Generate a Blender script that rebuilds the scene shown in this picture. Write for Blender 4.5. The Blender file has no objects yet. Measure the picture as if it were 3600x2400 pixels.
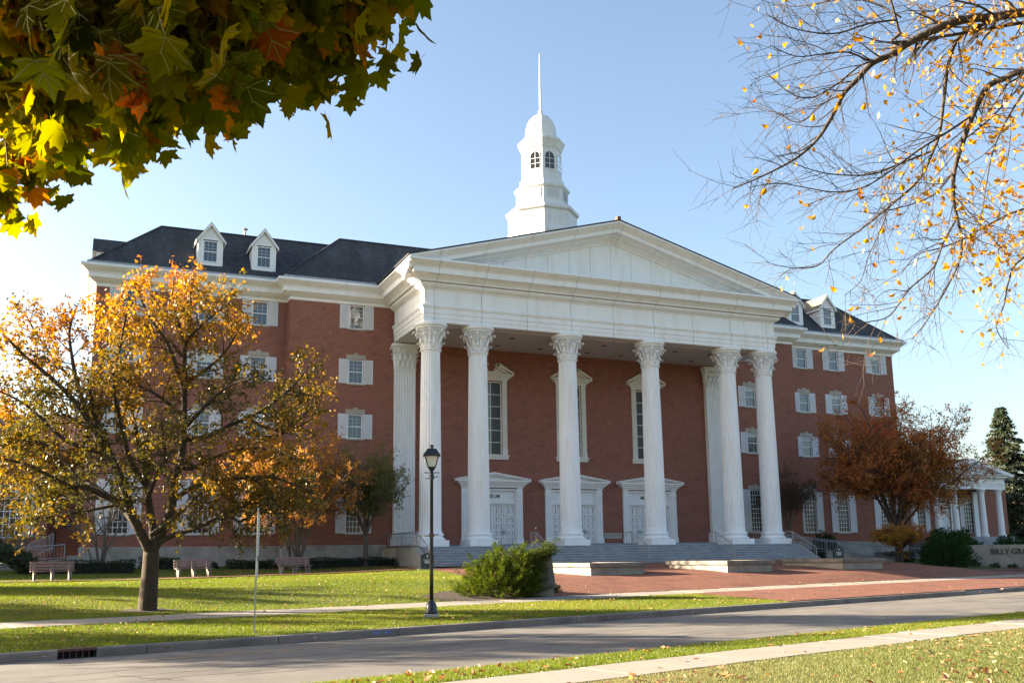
import bpy, math, random
import numpy as np
from mathutils import Vector, Matrix
random.seed(7)
R = math.radians
scene = bpy.context.scene
COL = scene.collection

# ------------------------------------------------------------------ camera, sky, sun, exposure
cam = bpy.data.cameras.new('camera')
cam.sensor_width = 36.0
cam.lens = 34.13
cam.shift_x = 0.0
cam.shift_y = 0.03571
cam.clip_start = 0.1
cam.clip_end = 6000
camo = bpy.data.objects.new('camera', cam)
COL.objects.link(camo)
_r = Vector((0.91876, -0.39462, -0.01236))
_d = Vector((0.05970, 0.16980, -0.98367))
_f = Vector((0.39028, 0.90302, 0.17956))
CAM = Vector((-31.300, -55.952, -0.573))
m = Matrix.Identity(4)
for i in range(3):
    m[i][0] = _r[i]; m[i][1] = -_d[i]; m[i][2] = -_f[i]; m[i][3] = CAM[i]
camo.matrix_world = m
scene.camera = camo

SUN_EL = R(16.0)
SUN_H = Vector((-0.876, 0.482))          # horizontal direction towards the sun
world = bpy.data.worlds.new('World')
scene.world = world
world.use_nodes = True
wn = world.node_tree.nodes; wl = world.node_tree.links
wn.clear()
sky = wn.new('ShaderNodeTexSky')
sky.sky_type = 'NISHITA'
sky.sun_disc = False
sky.sun_elevation = SUN_EL
sky.sun_rotation = math.atan2(SUN_H[0], SUN_H[1])
sky.air_density = 0.95
sky.dust_density = 2.4
sky.ozone_density = 1.1
bg = wn.new('ShaderNodeBackground'); bg.inputs['Strength'].default_value = 0.055
wo = wn.new('ShaderNodeOutputWorld')
wl.new(sky.outputs[0], bg.inputs[0]); wl.new(bg.outputs[0], wo.inputs[0])

sl = bpy.data.lights.new('sun', 'SUN')
sl.energy = 5.0
sl.angle = R(0.55)
sl.color = (1.0, 0.86, 0.66)
so = bpy.data.objects.new('sun', sl)
COL.objects.link(so)
so.rotation_euler = Vector((SUN_H[0] * math.cos(SUN_EL), SUN_H[1] * math.cos(SUN_EL), math.sin(SUN_EL))).to_track_quat('Z', 'Y').to_euler()
so.location = (-60, 20, 40)

vs = scene.view_settings
vs.view_transform = 'Standard'; vs.look = 'None'; vs.gamma = 1.0; vs.use_curve_mapping = False
vs.exposure = 2.8
scene.render.engine = 'CYCLES'
scene.cycles.max_bounces = 6
scene.cycles.transparent_max_bounces = 8
scene.cycles.use_denoising = True

# ------------------------------------------------------------------ helpers
class MB:
    def __init__(s): s.v = []; s.f = []
    def box(s, x0, x1, y0, y1, z0, z1):
        b = len(s.v)
        s.v += [(x0,y0,z0),(x1,y0,z0),(x1,y1,z0),(x0,y1,z0),(x0,y0,z1),(x1,y0,z1),(x1,y1,z1),(x0,y1,z1)]
        s.f += [(b,b+3,b+2,b+1),(b+4,b+5,b+6,b+7),(b,b+1,b+5,b+4),(b+1,b+2,b+6,b+5),(b+2,b+3,b+7,b+6),(b+3,b,b+4,b+7)]
    def bar(s, p, q, w, h=None, up=(0,0,1)):
        """a rectangular bar from p to q"""
        h = h or w
        p = Vector(p); q = Vector(q); a = (q-p).normalized(); u = Vector(up)
        if abs(a.dot(u)) > .98: u = Vector((0,1,0))
        x = a.cross(u).normalized(); y = x.cross(a).normalized()
        b = len(s.v)
        for c in (p, q):
            for i, j in ((-1,-1),(1,-1),(1,1),(-1,1)):
                s.v.append(tuple(c + x*i*w/2 + y*j*h/2))
        s.f += [(b+3,b+2,b+1,b),(b+4,b+5,b+6,b+7)]
        for k in range(4):
            l = (k+1) % 4
            s.f.append((b+k, b+l, b+4+l, b+4+k))
    def quad(s, *p):
        b = len(s.v); s.v += [tuple(c) for c in p]; s.f.append(tuple(range(b, b+len(p))))
    def prism(s, poly, d):
        """poly: list of 3D points, extruded by vector d"""
        b = len(s.v); n = len(poly)
        s.v += [tuple(p) for p in poly] + [tuple(Vector(p)+Vector(d)) for p in poly]
        s.f.append(tuple(range(b+n-1, b-1, -1))); s.f.append(tuple(range(b+n, b+2*n)))
        for k in range(n):
            l = (k+1) % n
            s.f.append((b+k, b+l, b+n+l, b+n+k))
    def lathe(s, prof, n=32, c=(0,0), rot=0.0, caps=True, mod=None):
        b = len(s.v)
        for r, z in prof:
            for k in range(n):
                a = rot + 2*math.pi*k/n
                rr = mod(r, z, k) if mod else r
                s.v.append((c[0]+rr*math.cos(a), c[1]+rr*math.sin(a), z))
        for i in range(len(prof)-1):
            for k in range(n):
                l = (k+1) % n
                s.f.append((b+i*n+k, b+i*n+l, b+(i+1)*n+l, b+(i+1)*n+k))
        if caps:
            s.f.append(tuple(b+k for k in range(n-1, -1, -1)))
            e = b+(len(prof)-1)*n
            s.f.append(tuple(e+k for k in range(n)))
    def tube(s, pts, r0, r1, n=6, flare=0.0):
        pts = [Vector(p) for p in pts]
        N = len(pts)
        b = len(s.v); x = None
        for i, p in enumerate(pts):
            t = (pts[min(i+1, N-1)] - pts[max(i-1, 0)])
            t = t.normalized() if t.length > 1e-9 else Vector((0,0,1))
            if x is None:
                x = t.cross(Vector((.31,.95,.02)))
                if x.length < .1: x = t.cross(Vector((1,0,0)))
            x = (x - t*x.dot(t)).normalized(); y = t.cross(x)
            w = i/(N-1)
            r = r0 + (r1-r0)*w
            if flare: r *= 1 + flare*max(0, 1-w*5)
            for k in range(n):
                a = 2*math.pi*k/n
                s.v.append(tuple(p + (x*math.cos(a) + y*math.sin(a))*r))
        for i in range(N-1):
            for k in range(n):
                l = (k+1) % n
                s.f.append((b+i*n+k, b+i*n+l, b+(i+1)*n+l, b+(i+1)*n+k))
        s.f.append(tuple(b+(N-1)*n+k for k in range(n)))
    def sweep(s, path, prof, side=1, ends=True):
        """path: plan points (x,y); prof: (d,z) with d measured outwards (to the right of travel * side)"""
        P = [Vector((p[0], p[1])) for p in path]; n = len(P); m_ = len(prof)
        offs = []
        for i in range(n):
            ds = []
            if i > 0: ds.append((P[i]-P[i-1]).normalized())
            if i < n-1: ds.append((P[i+1]-P[i]).normalized())
            ns = [Vector((d.y, -d.x))*side for d in ds]
            if len(ns) == 1: o = ns[0]
            else:
                o = (ns[0]+ns[1]); o = o / max(1e-6, (1+ns[0].dot(ns[1])))
            offs.append(o)
        b = len(s.v)
        for i in range(n):
            for d, z in prof:
                q = P[i] + offs[i]*d
                s.v.append((q.x, q.y, z))
        for i in range(n-1):
            for k in range(m_-1):
                s.f.append((b+i*m_+k, b+(i+1)*m_+k, b+(i+1)*m_+k+1, b+i*m_+k+1))
        if ends:
            s.f.append(tuple(b+k for k in range(m_))); s.f.append(tuple(b+(n-1)*m_+k for k in range(m_-1, -1, -1)))
    def mesh(s, name, mat, smooth=False):
        me = bpy.data.meshes.new(name)
        me.from_pydata(s.v, [], s.f); me.update()
        if mat: me.materials.append(mat)
        if smooth: me.polygons.foreach_set('use_smooth', [True]*len(me.polygons))
        return me
    def build(s, name, mat, parent=None, loc=(0,0,0), rz=0.0, smooth=False):
        return link(name, s.mesh(name, mat, smooth), parent, loc, rz)

def link(name, me, parent=None, loc=(0,0,0), rz=0.0, rot=None):
    o = bpy.data.objects.new(name, me)
    COL.objects.link(o)
    if parent: o.parent = parent
    o.location = loc
    o.rotation_euler = rot if rot else (0, 0, rz)
    return o
def recalc(me):
    import bmesh
    bm = bmesh.new(); bm.from_mesh(me); bmesh.ops.recalc_face_normals(bm, faces=bm.faces); bm.to_mesh(me); bm.free()
def tag(o, label=None, cat=None, group=None, kind=None):
    if label: o['label'] = label
    if cat: o['category'] = cat
    if group: o['group'] = group
    if kind: o['kind'] = kind
    return o
def thing(name, label, cat, loc=(0,0,0), rz=0.0, group=None):
    o = bpy.data.objects.new(name, None)
    o.empty_display_size = .3
    COL.objects.link(o)
    o.location = loc; o.rotation_euler = (0, 0, rz)
    return tag(o, label, cat, group)
def dup(root, loc, rz=None, label=None, scale=None):
    def cp(o, par):
        c = o.copy(); COL.objects.link(c)
        if par: c.parent = par
        for k in list(o.children): cp(k, c)
        return c
    c = cp(root, None)
    c.location = loc
    if rz is not None: c.rotation_euler = (0, 0, rz)
    if label: c['label'] = label
    if scale: c.scale = scale
    return c
def fast(name, V, F, mat, parent=None, tint=None, loc=(0,0,0)):
    """mesh from numpy arrays; F is (n,3) or (n,4); tint: one value per face"""
    V = np.asarray(V, np.float32); F = np.asarray(F, np.int32)
    me = bpy.data.meshes.new(name)
    k = F.shape[1]; n = len(F)
    me.vertices.add(len(V)); me.vertices.foreach_set('co', V.ravel())
    me.loops.add(n*k); me.loops.foreach_set('vertex_index', F.ravel())
    me.polygons.add(n); me.polygons.foreach_set('loop_start', np.arange(0, n*k, k, dtype=np.int32))
    me.update(calc_edges=True)
    if tint is not None:
        a = me.attributes.new('tint', 'FLOAT', 'FACE'); a.data.foreach_set('value', np.asarray(tint, np.float32))
    me.materials.append(mat)
    return link(name, me, parent, loc)

# ------------------------------------------------------------------ materials
def nodes(name):
    m = bpy.data.materials.new(name); m.use_nodes = True
    nt = m.node_tree; nt.nodes.clear()
    out = nt.nodes.new('ShaderNodeOutputMaterial')
    return m, nt, out
def N(nt, typ, **kw):
    n = nt.nodes.new(typ)
    for k, v in kw.items(): setattr(n, k, v)
    return n
def ramp(nt, stops, fac=None):
    r = N(nt, 'ShaderNodeValToRGB')
    e = r.color_ramp.elements
    while len(e) < len(stops): e.new(.5)
    for el, (p, c) in zip(e, stops):
        el.position = p; el.color = (*c, 1)
    if fac: nt.links.new(fac, r.inputs[0])
    return r
def pos(nt): return N(nt, 'ShaderNodeNewGeometry').outputs['Position']
def noise(nt, scale, detail=4, vec=None, rough=.55):
    n = N(nt, 'ShaderNodeTexNoise'); n.inputs['Scale'].default_value = scale; n.inputs['Detail'].default_value = detail
    n.inputs['Roughness'].default_value = rough
    nt.links.new(vec if vec else pos(nt), n.inputs['Vector'])
    return n.outputs[0]
def surf(name, c0, c1, scale=3.0, rough=.7, bump=.0, bscale=60, spec=.3, c2=None, scale2=.35, mid=.5, wid=.2, smap=None):
    """base colour wandering between c0 and c1, with optional broad stains towards c2"""
    m, nt, out = nodes(name)
    p = N(nt, 'ShaderNodeBsdfPrincipled')
    p.inputs['Roughness'].default_value = rough
    p.inputs['Specular IOR Level'].default_value = spec
    rp = ramp(nt, [(mid-wid, c0), (mid+wid, c1)], noise(nt, scale))
    colr = rp.outputs[0]
    if c2:
        mx = N(nt, 'ShaderNodeMix', data_type='RGBA')
        sv = None
        if smap: mp = N(nt, 'ShaderNodeMapping'); mp.inputs['Scale'].default_value = smap; nt.links.new(pos(nt), mp.inputs[0]); sv = mp.outputs[0]
        r2 = ramp(nt, [(.48, (0,0,0)), (.72, (1,1,1))], noise(nt, scale2, 6, sv))
        nt.links.new(r2.outputs[0], mx.inputs['Factor']); nt.links.new(colr, mx.inputs['A']); mx.inputs['B'].default_value = (*c2, 1)
        colr = mx.outputs['Result']
    nt.links.new(colr, p.inputs['Base Color'])
    if bump:
        b = N(nt, 'ShaderNodeBump'); b.inputs['Strength'].default_value = bump; b.inputs['Distance'].default_value = .02
        nt.links.new(noise(nt, bscale, 3), b.inputs['Height']); nt.links.new(b.outputs[0], p.inputs['Normal'])
    nt.links.new(p.outputs[0], out.inputs[0])
    return m
def wallvec(nt, vs_=1.0):
    """(run along the wall, height) from world position, whichever way the wall faces"""
    g = N(nt, 'ShaderNodeNewGeometry')
    sp = N(nt, 'ShaderNodeSeparateXYZ'); nt.links.new(g.outputs['Position'], sp.inputs[0])
    sn = N(nt, 'ShaderNodeSeparateXYZ'); nt.links.new(g.outputs['True Normal'], sn.inputs[0])
    ay = N(nt, 'ShaderNodeMath', operation='ABSOLUTE'); nt.links.new(sn.outputs[1], ay.inputs[0])
    ax = N(nt, 'ShaderNodeMath', operation='ABSOLUTE'); nt.links.new(sn.outputs[0], ax.inputs[0])
    gt = N(nt, 'ShaderNodeMath', operation='GREATER_THAN'); nt.links.new(ay.outputs[0], gt.inputs[0]); nt.links.new(ax.outputs[0], gt.inputs[1])
    mx = N(nt, 'ShaderNodeMix', data_type='FLOAT')
    nt.links.new(gt.outputs[0], mx.inputs['Factor']); nt.links.new(sp.outputs[1], mx.inputs['A']); nt.links.new(sp.outputs[0], mx.inputs['B'])
    zz = N(nt, 'ShaderNodeMath', operation='MULTIPLY'); nt.links.new(sp.outputs[2], zz.inputs[0]); zz.inputs[1].default_value = vs_
    cb = N(nt, 'ShaderNodeCombineXYZ'); nt.links.new(mx.outputs['Result'], cb.inputs[0]); nt.links.new(zz.outputs[0], cb.inputs[1])
    return cb.outputs[0]
def bricks(name, c1, c2, cm, w, h, mortar, vec=None, rough=.8, dark=None, bump=.4, vs_=1.0, dscale=.6, streak=None, dlo=.5, dhi=.7):
    m, nt, out = nodes(name)
    p = N(nt, 'ShaderNodeBsdfPrincipled'); p.inputs['Roughness'].default_value = rough; p.inputs['Specular IOR Level'].default_value = .25
    bt = N(nt, 'ShaderNodeTexBrick')
    bt.inputs['Color1'].default_value = (*c1, 1); bt.inputs['Color2'].default_value = (*c2, 1); bt.inputs['Mortar'].default_value = (*cm, 1)
    bt.inputs['Scale'].default_value = 1; bt.inputs['Mortar Size'].default_value = mortar
    bt.inputs['Brick Width'].default_value = w; bt.inputs['Row Height'].default_value = h
    bt.inputs['Bias'].default_value = 0.0
    nt.links.new(vec(nt) if vec else wallvec(nt, vs_), bt.inputs['Vector'])
    col = bt.outputs[0]
    if dark:
        mx = N(nt, 'ShaderNodeMix', data_type='RGBA', blend_type='MULTIPLY')
        mp = N(nt, 'ShaderNodeMapping'); mp.inputs['Scale'].default_value = streak or (1, 1, 3)
        nt.links.new(pos(nt), mp.inputs[0])
        rp = ramp(nt, [(dlo, (1,1,1)), (dhi, dark)], noise(nt, dscale, 7, mp.outputs[0], .65))
        mx.inputs['Factor'].default_value = 1
        nt.links.new(col, mx.inputs['A']); nt.links.new(rp.outputs[0], mx.inputs['B'])
        col = mx.outputs['Result']
    nt.links.new(col, p.inputs['Base Color'])
    if bump:
        b = N(nt, 'ShaderNodeBump'); b.inputs['Strength'].default_value = bump; b.inputs['Distance'].default_value = .01; b.invert = True
        nt.links.new(bt.outputs['Fac'], b.inputs['Height']); nt.links.new(b.outputs[0], p.inputs['Normal'])
    nt.links.new(p.outputs[0], out.inputs[0])
    return m
def glass(name, base, refl, rough=.02, wob=.0):
    m, nt, out = nodes(name)
    p = N(nt, 'ShaderNodeBsdfPrincipled'); p.inputs['Base Color'].default_value = (*base, 1); p.inputs['Roughness'].default_value = .3
    g = N(nt, 'ShaderNodeBsdfGlossy'); g.inputs['Roughness'].default_value = rough; g.inputs['Color'].default_value = (.9, .95, 1, 1)
    fr = N(nt, 'ShaderNodeFresnel'); fr.inputs['IOR'].default_value = 1.28
    ad = N(nt, 'ShaderNodeMath', operation='ADD'); ad.use_clamp = True; ad.inputs[1].default_value = refl
    nt.links.new(fr.outputs[0], ad.inputs[0])
    if wob:
        b = N(nt, 'ShaderNodeBump'); b.inputs['Strength'].default_value = wob; b.inputs['Distance'].default_value = .05
        nt.links.new(noise(nt, .9, 2), b.inputs['Height']); nt.links.new(b.outputs[0], g.inputs['Normal'])
    mx = N(nt, 'ShaderNodeMixShader')
    nt.links.new(ad.outputs[0], mx.inputs[0]); nt.links.new(p.outputs[0], mx.inputs[1]); nt.links.new(g.outputs[0], mx.inputs[2])
    nt.links.new(mx.outputs[0], out.inputs[0])
    return m
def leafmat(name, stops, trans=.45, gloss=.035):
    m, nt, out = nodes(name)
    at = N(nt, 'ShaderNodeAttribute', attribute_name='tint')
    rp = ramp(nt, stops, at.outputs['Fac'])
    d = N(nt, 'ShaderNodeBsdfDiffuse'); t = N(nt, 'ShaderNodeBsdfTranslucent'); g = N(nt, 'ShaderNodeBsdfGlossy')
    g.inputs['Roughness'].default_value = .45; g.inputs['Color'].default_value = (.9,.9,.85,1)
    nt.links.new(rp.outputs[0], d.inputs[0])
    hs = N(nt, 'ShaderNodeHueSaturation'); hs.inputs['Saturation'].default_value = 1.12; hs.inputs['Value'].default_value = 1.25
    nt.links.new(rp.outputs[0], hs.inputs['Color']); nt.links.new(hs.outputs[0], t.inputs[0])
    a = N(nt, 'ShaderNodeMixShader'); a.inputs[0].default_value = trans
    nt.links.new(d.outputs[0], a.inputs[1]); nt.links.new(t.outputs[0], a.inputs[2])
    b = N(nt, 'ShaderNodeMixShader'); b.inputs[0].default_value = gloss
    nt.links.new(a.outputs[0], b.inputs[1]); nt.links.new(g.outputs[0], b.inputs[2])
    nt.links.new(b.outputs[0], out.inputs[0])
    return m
def attrleaf(name, stops, trans=.45, gloss=.03):
    """like leafmat, but the tint comes from each object's own random number"""
    m = leafmat(name, stops, trans, gloss)
    nt = m.node_tree
    at = next(n for n in nt.nodes if n.type == 'ATTRIBUTE'); rp = next(n for n in nt.nodes if n.type == 'VALTORGB')
    oi = N(nt, 'ShaderNodeObjectInfo')
    nt.links.new(oi.outputs['Random'], rp.inputs[0]); nt.nodes.remove(at)
    return m

M = {}
M['brick'] = bricks('red_brick', (.285,.062,.034), (.175,.036,.025), (.35,.23,.175), .215, .077, .012, dark=(.80,.79,.86), dscale=1.3, streak=(1,1,2))
M['white'] = surf('white_precast', (.82,.82,.825), (.79,.79,.79), 1.1, .6, .05, 40, c2=(.735,.72,.69), scale2=1.0, smap=(2.2,2.2,.35))
M['paint'] = surf('white_paint', (.83,.83,.83), (.78,.78,.79), 2, .45)
M['steeple'] = surf('steeple_paint', (.68,.68,.675), (.62,.62,.615), 1.4, .5, c2=(.54,.53,.50), scale2=1.2, smap=(2,2,.4))
M['shutter'] = surf('pale_grey_shutter_paint', (.72,.72,.75), (.66,.66,.70), 2, .5)
M['trim'] = surf('cream_trim', (.72,.69,.64), (.65,.62,.57), 2, .6)
M['joint'] = surf('joint_sealant', (.16,.15,.135), (.22,.20,.18), 9, .9)
M['concrete'] = surf('weathered_concrete', (.40,.38,.34), (.30,.285,.26), 2.2, .85, .2, 40, c2=(.19,.18,.16), scale2=.7)
M['limestone'] = surf('buff_limestone', (.30,.265,.215), (.235,.21,.17), 1.6, .85, .15, 40, c2=(.19,.165,.135), scale2=1.1)
M['signstone'] = surf('brown_grey_sign_stone', (.20,.175,.15), (.15,.132,.115), 2.5, .85, .2, 40, c2=(.10,.09,.08), scale2=1.2, smap=(3,3,.5))
M['cap'] = surf('stained_coping', (.23,.20,.17), (.15,.13,.11), 2.5, .85, .2, 40, c2=(.09,.075,.062), scale2=1.4)
M['nosing'] = surf('skylit_step_edge', (.42,.44,.47), (.33,.35,.38), 2.2, .75, .1, 60, c2=(.25,.27,.30), scale2=1.7)  # paler than the steps: sky light on the tread edges put into the colour
M['step'] = surf('blue_grey_granite', (.25,.27,.30), (.19,.205,.23), 1.2, .75, .15, 60, c2=(.32,.33,.34), scale2=1.3)
M['lintel'] = surf('grey_cast_stone', (.42,.39,.34), (.36,.33,.29), 4, .8)
M['roof'] = bricks('slate_grey_shingles', (.056,.058,.063), (.034,.036,.040), (.014,.015,.017), .32, .13, .012, dark=(2.1,2.1,2.1), bump=.8, vs_=1.42, dscale=.5, streak=(1.6,.5,.25), dlo=.45, dhi=.75)
M['roofbrown'] = bricks('brown_shingles', (.105,.082,.066), (.075,.058,.048), (.04,.033,.028), .32, .15, .014, bump=.6, vs_=1.5)
M['dormroof'] = bricks('tan_shingles', (.25,.22,.16), (.20,.175,.13), (.12,.1,.08), .3, .13, .012, bump=.5, vs_=1.4)
M['flash'] = surf('lead_flashing', (.34,.36,.40), (.24,.26,.30), 5, .5)
M['ceiling'] = surf('porch_ceiling_plaster', (.56,.50,.45), (.50,.45,.40), 1.5, .8)
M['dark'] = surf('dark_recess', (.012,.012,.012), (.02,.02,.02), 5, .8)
M['pane_sky'] = glass('window_glass', (.014,.032,.042), .035, wob=.03)
M['pane_blue'] = glass('tinted_glass', (.012,.018,.022), .035, wob=.03)
M['pane_dark'] = glass('old_glass', (.010,.008,.008), .0, wob=.12)
M['blind'] = surf('pale_blind', (.55,.60,.58), (.48,.54,.53), 3, .7)
M['metal'] = surf('black_painted_metal', (.012,.013,.015), (.02,.021,.024), 8, .35, spec=.5)
M['green_metal'] = surf('dark_green_board', (.020,.032,.034), (.028,.042,.044), 8, .4, spec=.5)
M['rail'] = surf('brown_grey_rail', (.34,.32,.31), (.28,.265,.26), 10, .5)
M['rail_blue'] = surf('galvanised_rail', (.30,.33,.37), (.24,.27,.31), 10, .45)
M['pipe'] = surf('brown_downpipe', (.06,.05,.045), (.08,.065,.06), 8, .6)
M['galv'] = surf('galvanised_post', (.42,.42,.40), (.34,.34,.33), 10, .45)
M['signback'] = surf('sign_aluminium', (.56,.54,.48), (.48,.47,.43), 6, .5)
M['wood'] = surf('mauve_brown_slat', (.25,.155,.13), (.19,.12,.10), 6, .7)
M['bark'] = surf('brown_bark', (.075,.054,.036), (.04,.03,.02), 9, .95, .9, 26)
M['barkgrey'] = surf('grey_bark', (.15,.125,.105), (.09,.075,.066), 9, .95, .8, 26)
M['barkdark'] = surf('dark_bark', (.075,.058,.048), (.045,.036,.03), 9, .95, .8, 26)
M['letter'] = surf('dark_bronze_letter', (.05,.04,.032), (.065,.05,.04), 8, .5)
M['engrave'] = surf('engraved_letter', (.15,.13,.10), (.17,.145,.115), 8, .8)
M['whiteprint'] = surf('white_print', (.6,.62,.6), (.7,.7,.7), 8, .6)
M['asphalt'] = surf('worn_asphalt', (.132,.116,.100), (.168,.150,.130), 1.4, .85, .25, 90, c2=(.080,.072,.064), scale2=.45)
M['crack'] = surf('tar_crack', (.03,.03,.03), (.045,.043,.04), 9, .8)
M['yellow'] = surf('worn_yellow_paint', (.42,.25,.05), (.30,.24,.15), 4, .7)
M['walk'] = surf('pale_concrete_slab', (.285,.245,.195), (.24,.208,.168), 1.3, .85, .12, 80, c2=(.24,.22,.195), scale2=.5)
M['kerb'] = surf('kerb_concrete', (.25,.205,.17), (.195,.16,.135), 2.5, .9, .3, 50, c2=(.13,.107,.092), scale2=.9)
M['bluepaint'] = surf('blue_utility_paint', (.05,.16,.45), (.16,.22,.36), 14, .7)
M['rust'] = surf('rusty_iron', (.16,.075,.05), (.09,.05,.04), 8, .8)
M['soil'] = surf('dark_mulch', (.045,.033,.024), (.075,.055,.038), 5, .95, .6, 40)
M['turf'] = surf('turf_soil', (.06,.08,.014), (.095,.11,.024), .8, .95, .5, 60, c2=(.08,.08,.03), scale2=.22)
M['blade'] = leafmat('grass_blade', [(0, (.066,.098,.010)), (.5, (.14,.168,.017)), (.85, (.21,.21,.030)), (1, (.28,.225,.08))], .45, .02)
M['blade_dry'] = leafmat('dry_grass_blade', [(0, (.085,.115,.022)), (.4, (.15,.165,.045)), (.75, (.20,.185,.075)), (1, (.28,.23,.12))], .45, .02)
def planvec(nt):
    mp = N(nt, 'ShaderNodeMapping'); mp.inputs['Rotation'].default_value = (0, 0, R(28)); nt.links.new(pos(nt), mp.inputs[0]); return mp.outputs[0]
M['paver'] = bricks('red_pavers', (.27,.100,.052), (.185,.064,.040), (.10,.06,.045), .21, .105, .014, vec=planvec, dark=(.58,.60,.66), dscale=.8, streak=(1,1,1), bump=.5)
M['lampglass'] = surf('frosted_lamp_glass', (.72,.66,.55), (.64,.58,.48), 5, .35)
L = {}
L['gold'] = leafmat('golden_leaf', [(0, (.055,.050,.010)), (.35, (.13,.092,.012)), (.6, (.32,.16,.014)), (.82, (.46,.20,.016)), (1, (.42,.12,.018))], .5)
L['orange'] = leafmat('orange_brown_leaf', [(0, (.22,.10,.02)), (.5, (.50,.22,.04)), (1, (.60,.30,.08))], .5)
L['olive'] = leafmat('olive_leaf', [(0, (.055,.068,.012)), (.5, (.125,.13,.02)), (.88, (.19,.16,.028)), (1, (.36,.17,.03))], .45)
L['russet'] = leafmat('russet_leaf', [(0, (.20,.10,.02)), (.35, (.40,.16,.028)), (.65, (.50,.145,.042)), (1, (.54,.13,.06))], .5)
L['amber'] = leafmat('amber_leaf', [(0, (.20,.12,.015)), (.5, (.38,.19,.015)), (1, (.45,.16,.02))], .45)
L['darkred'] = leafmat('dull_red_leaf', [(0, (.035,.04,.014)), (.5, (.085,.05,.02)), (1, (.16,.06,.03))], .3)
L['yellow'] = leafmat('yellow_leaf', [(0, (.42,.20,.02)), (.6, (.52,.26,.02)), (1, (.34,.13,.04))], .5)
L['spruce'] = leafmat('spruce_needle', [(0, (.020,.034,.020)), (.6, (.045,.06,.026)), (1, (.15,.12,.04))], .25)
L['juniper'] = leafmat('juniper_spray', [(0, (.018,.034,.007)), (.5, (.060,.085,.012)), (.88, (.15,.17,.022)), (1, (.17,.11,.03))], .35, .0)
L['evergreen'] = leafmat('evergreen_spray', [(0, (.010,.030,.010)), (.6, (.026,.066,.020)), (1, (.06,.10,.03))], .25, .0)
L['hedge'] = leafmat('hedge_leaf', [(0, (.014,.026,.011)), (.6, (.026,.046,.018)), (1, (.05,.075,.025))], .25)
L['flower'] = leafmat('low_plant_leaf', [(0, (.03,.06,.02)), (.75, (.06,.09,.03)), (.93, (.10,.10,.03)), (1, (.5,.2,.04))], .3)
L['maple'] = leafmat('maple_leaf_green', [(0, (.052,.062,.007)), (.5, (.135,.118,.008)), (.84, (.23,.155,.010)), (.95, (.32,.12,.012)), (1, (.30,.06,.014))], .74, .0)
L['maple_one'] = attrleaf('maple_leaf_single', [(0, (.058,.068,.007)), (.5, (.14,.122,.008)), (.84, (.23,.155,.010)), (.95, (.32,.12,.012)), (1, (.30,.06,.014))], .74, .0)
L['yellow_one'] = attrleaf('linden_leaf_single', [(0, (.42,.20,.02)), (.6, (.54,.27,.02)), (1, (.34,.12,.04))], .5)
M['vein'] = surf('leaf_vein', (.20,.17,.03), (.24,.19,.04), 9, .6)
L['fallen'] = leafmat('dry_fallen_leaf', [(0, (.13,.055,.02)), (.5, (.30,.16,.07)), (.8, (.42,.27,.15)), (1, (.44,.16,.025))], .25)
L['fallen_one'] = attrleaf('dry_leaf_single', [(0, (.12,.05,.018)), (.45, (.28,.14,.06)), (.8, (.42,.26,.15)), (1, (.42,.15,.025))], .25)

# ------------------------------------------------------------------ ground
ANG = R(15.5)                                   # the street runs 15.5 degrees off the facade
SX, SY = math.cos(ANG), math.sin(ANG)
def uv(u, v): return (u*SX - v*SY, u*SY + v*SX)
def to_uv(x, y): return (x*SX + y*SY, -x*SY + y*SX)
_ctl = np.array([(-9.2,-14,-1.6),(-9.6,-9.7,-1.48),(-1.4,-14,-1.6),(-2.2,-9.4,-1.37),(1.8,-13.5,-1.6),(6.6,-13.4,-1.57),(5.8,-8.8,-1.41),(9.8,-13.1,-1.56),
  (-13.6,-3.6,-1.13),(-7,-3.5,-1.12),(0,-3.5,-1.11),(7,-3.5,-1.1),(13.6,-3.5,-1.09),(-32.7,-6,-1.45),(-26.4,-4,-1.47),(-21.1,-2.5,-1.41),(-29.5,-7.5,-1.51),(-22,-5.2,-1.42),(-15,-4.5,-1.37),
  (24.5,-5.6,-1.7),(20.2,-3,-1.41),(-25,6,-1.0),(-15,5,-1.0),(-31,5,-1.05),(22,6,-1.2),(25,-3,-1.6),(-29.62,-25.04,-2.05),(-17.3,-22.6,-1.96)])
def _base(v):
    return np.interp(v, [-200,-36.2,-34.6,-33.1,-25.6,-19.9,-18,-16.3,-12,-6,4,12,60], [-2.25,-2.2,-2.2,-2.28,-2.2,-2.12,-2.08,-1.97,-1.62,-1.46,-1.42,-1.2,-1.2])
_cv = to_uv(_ctl[:,0], _ctl[:,1])
_cr = _ctl[:,2] - _base(_cv[1])
def terrain(x, y):
    x = np.asarray(x, float); y = np.asarray(y, float)
    v = to_uv(x, y)[1]
    z = _base(v)
    d2 = (x[..., None]-_ctl[:,0])**2 + (y[..., None]-_ctl[:,1])**2
    w = np.exp(-d2/(2*3.0**2)) + 1e-3*np.exp(-d2/(2*9.0**2))
    c = (w*_cr).sum(-1)/(w.sum(-1)+2e-4)
    fade = np.clip((v+18.0)/2.0, 0, 1)
    return z + c*fade
def tz(x, y): return float(terrain(x, y))
def grid(name, P, mat, parent=None):
    """P: (a,b,3) array of points -> one sheet"""
    a, b = P.shape[:2]
    i = np.arange(a*b).reshape(a, b)
    F = np.stack([i[:-1,:-1], i[1:,:-1], i[1:,1:], i[:-1,1:]], -1).reshape(-1, 4)
    o = fast(name, P.reshape(-1, 3), F, mat, parent)
    if o.data.polygons[0].normal.z < 0: o.data.flip_normals()
    o.data.polygons.foreach_set('use_smooth', [True]*len(o.data.polygons))
    return o
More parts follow.
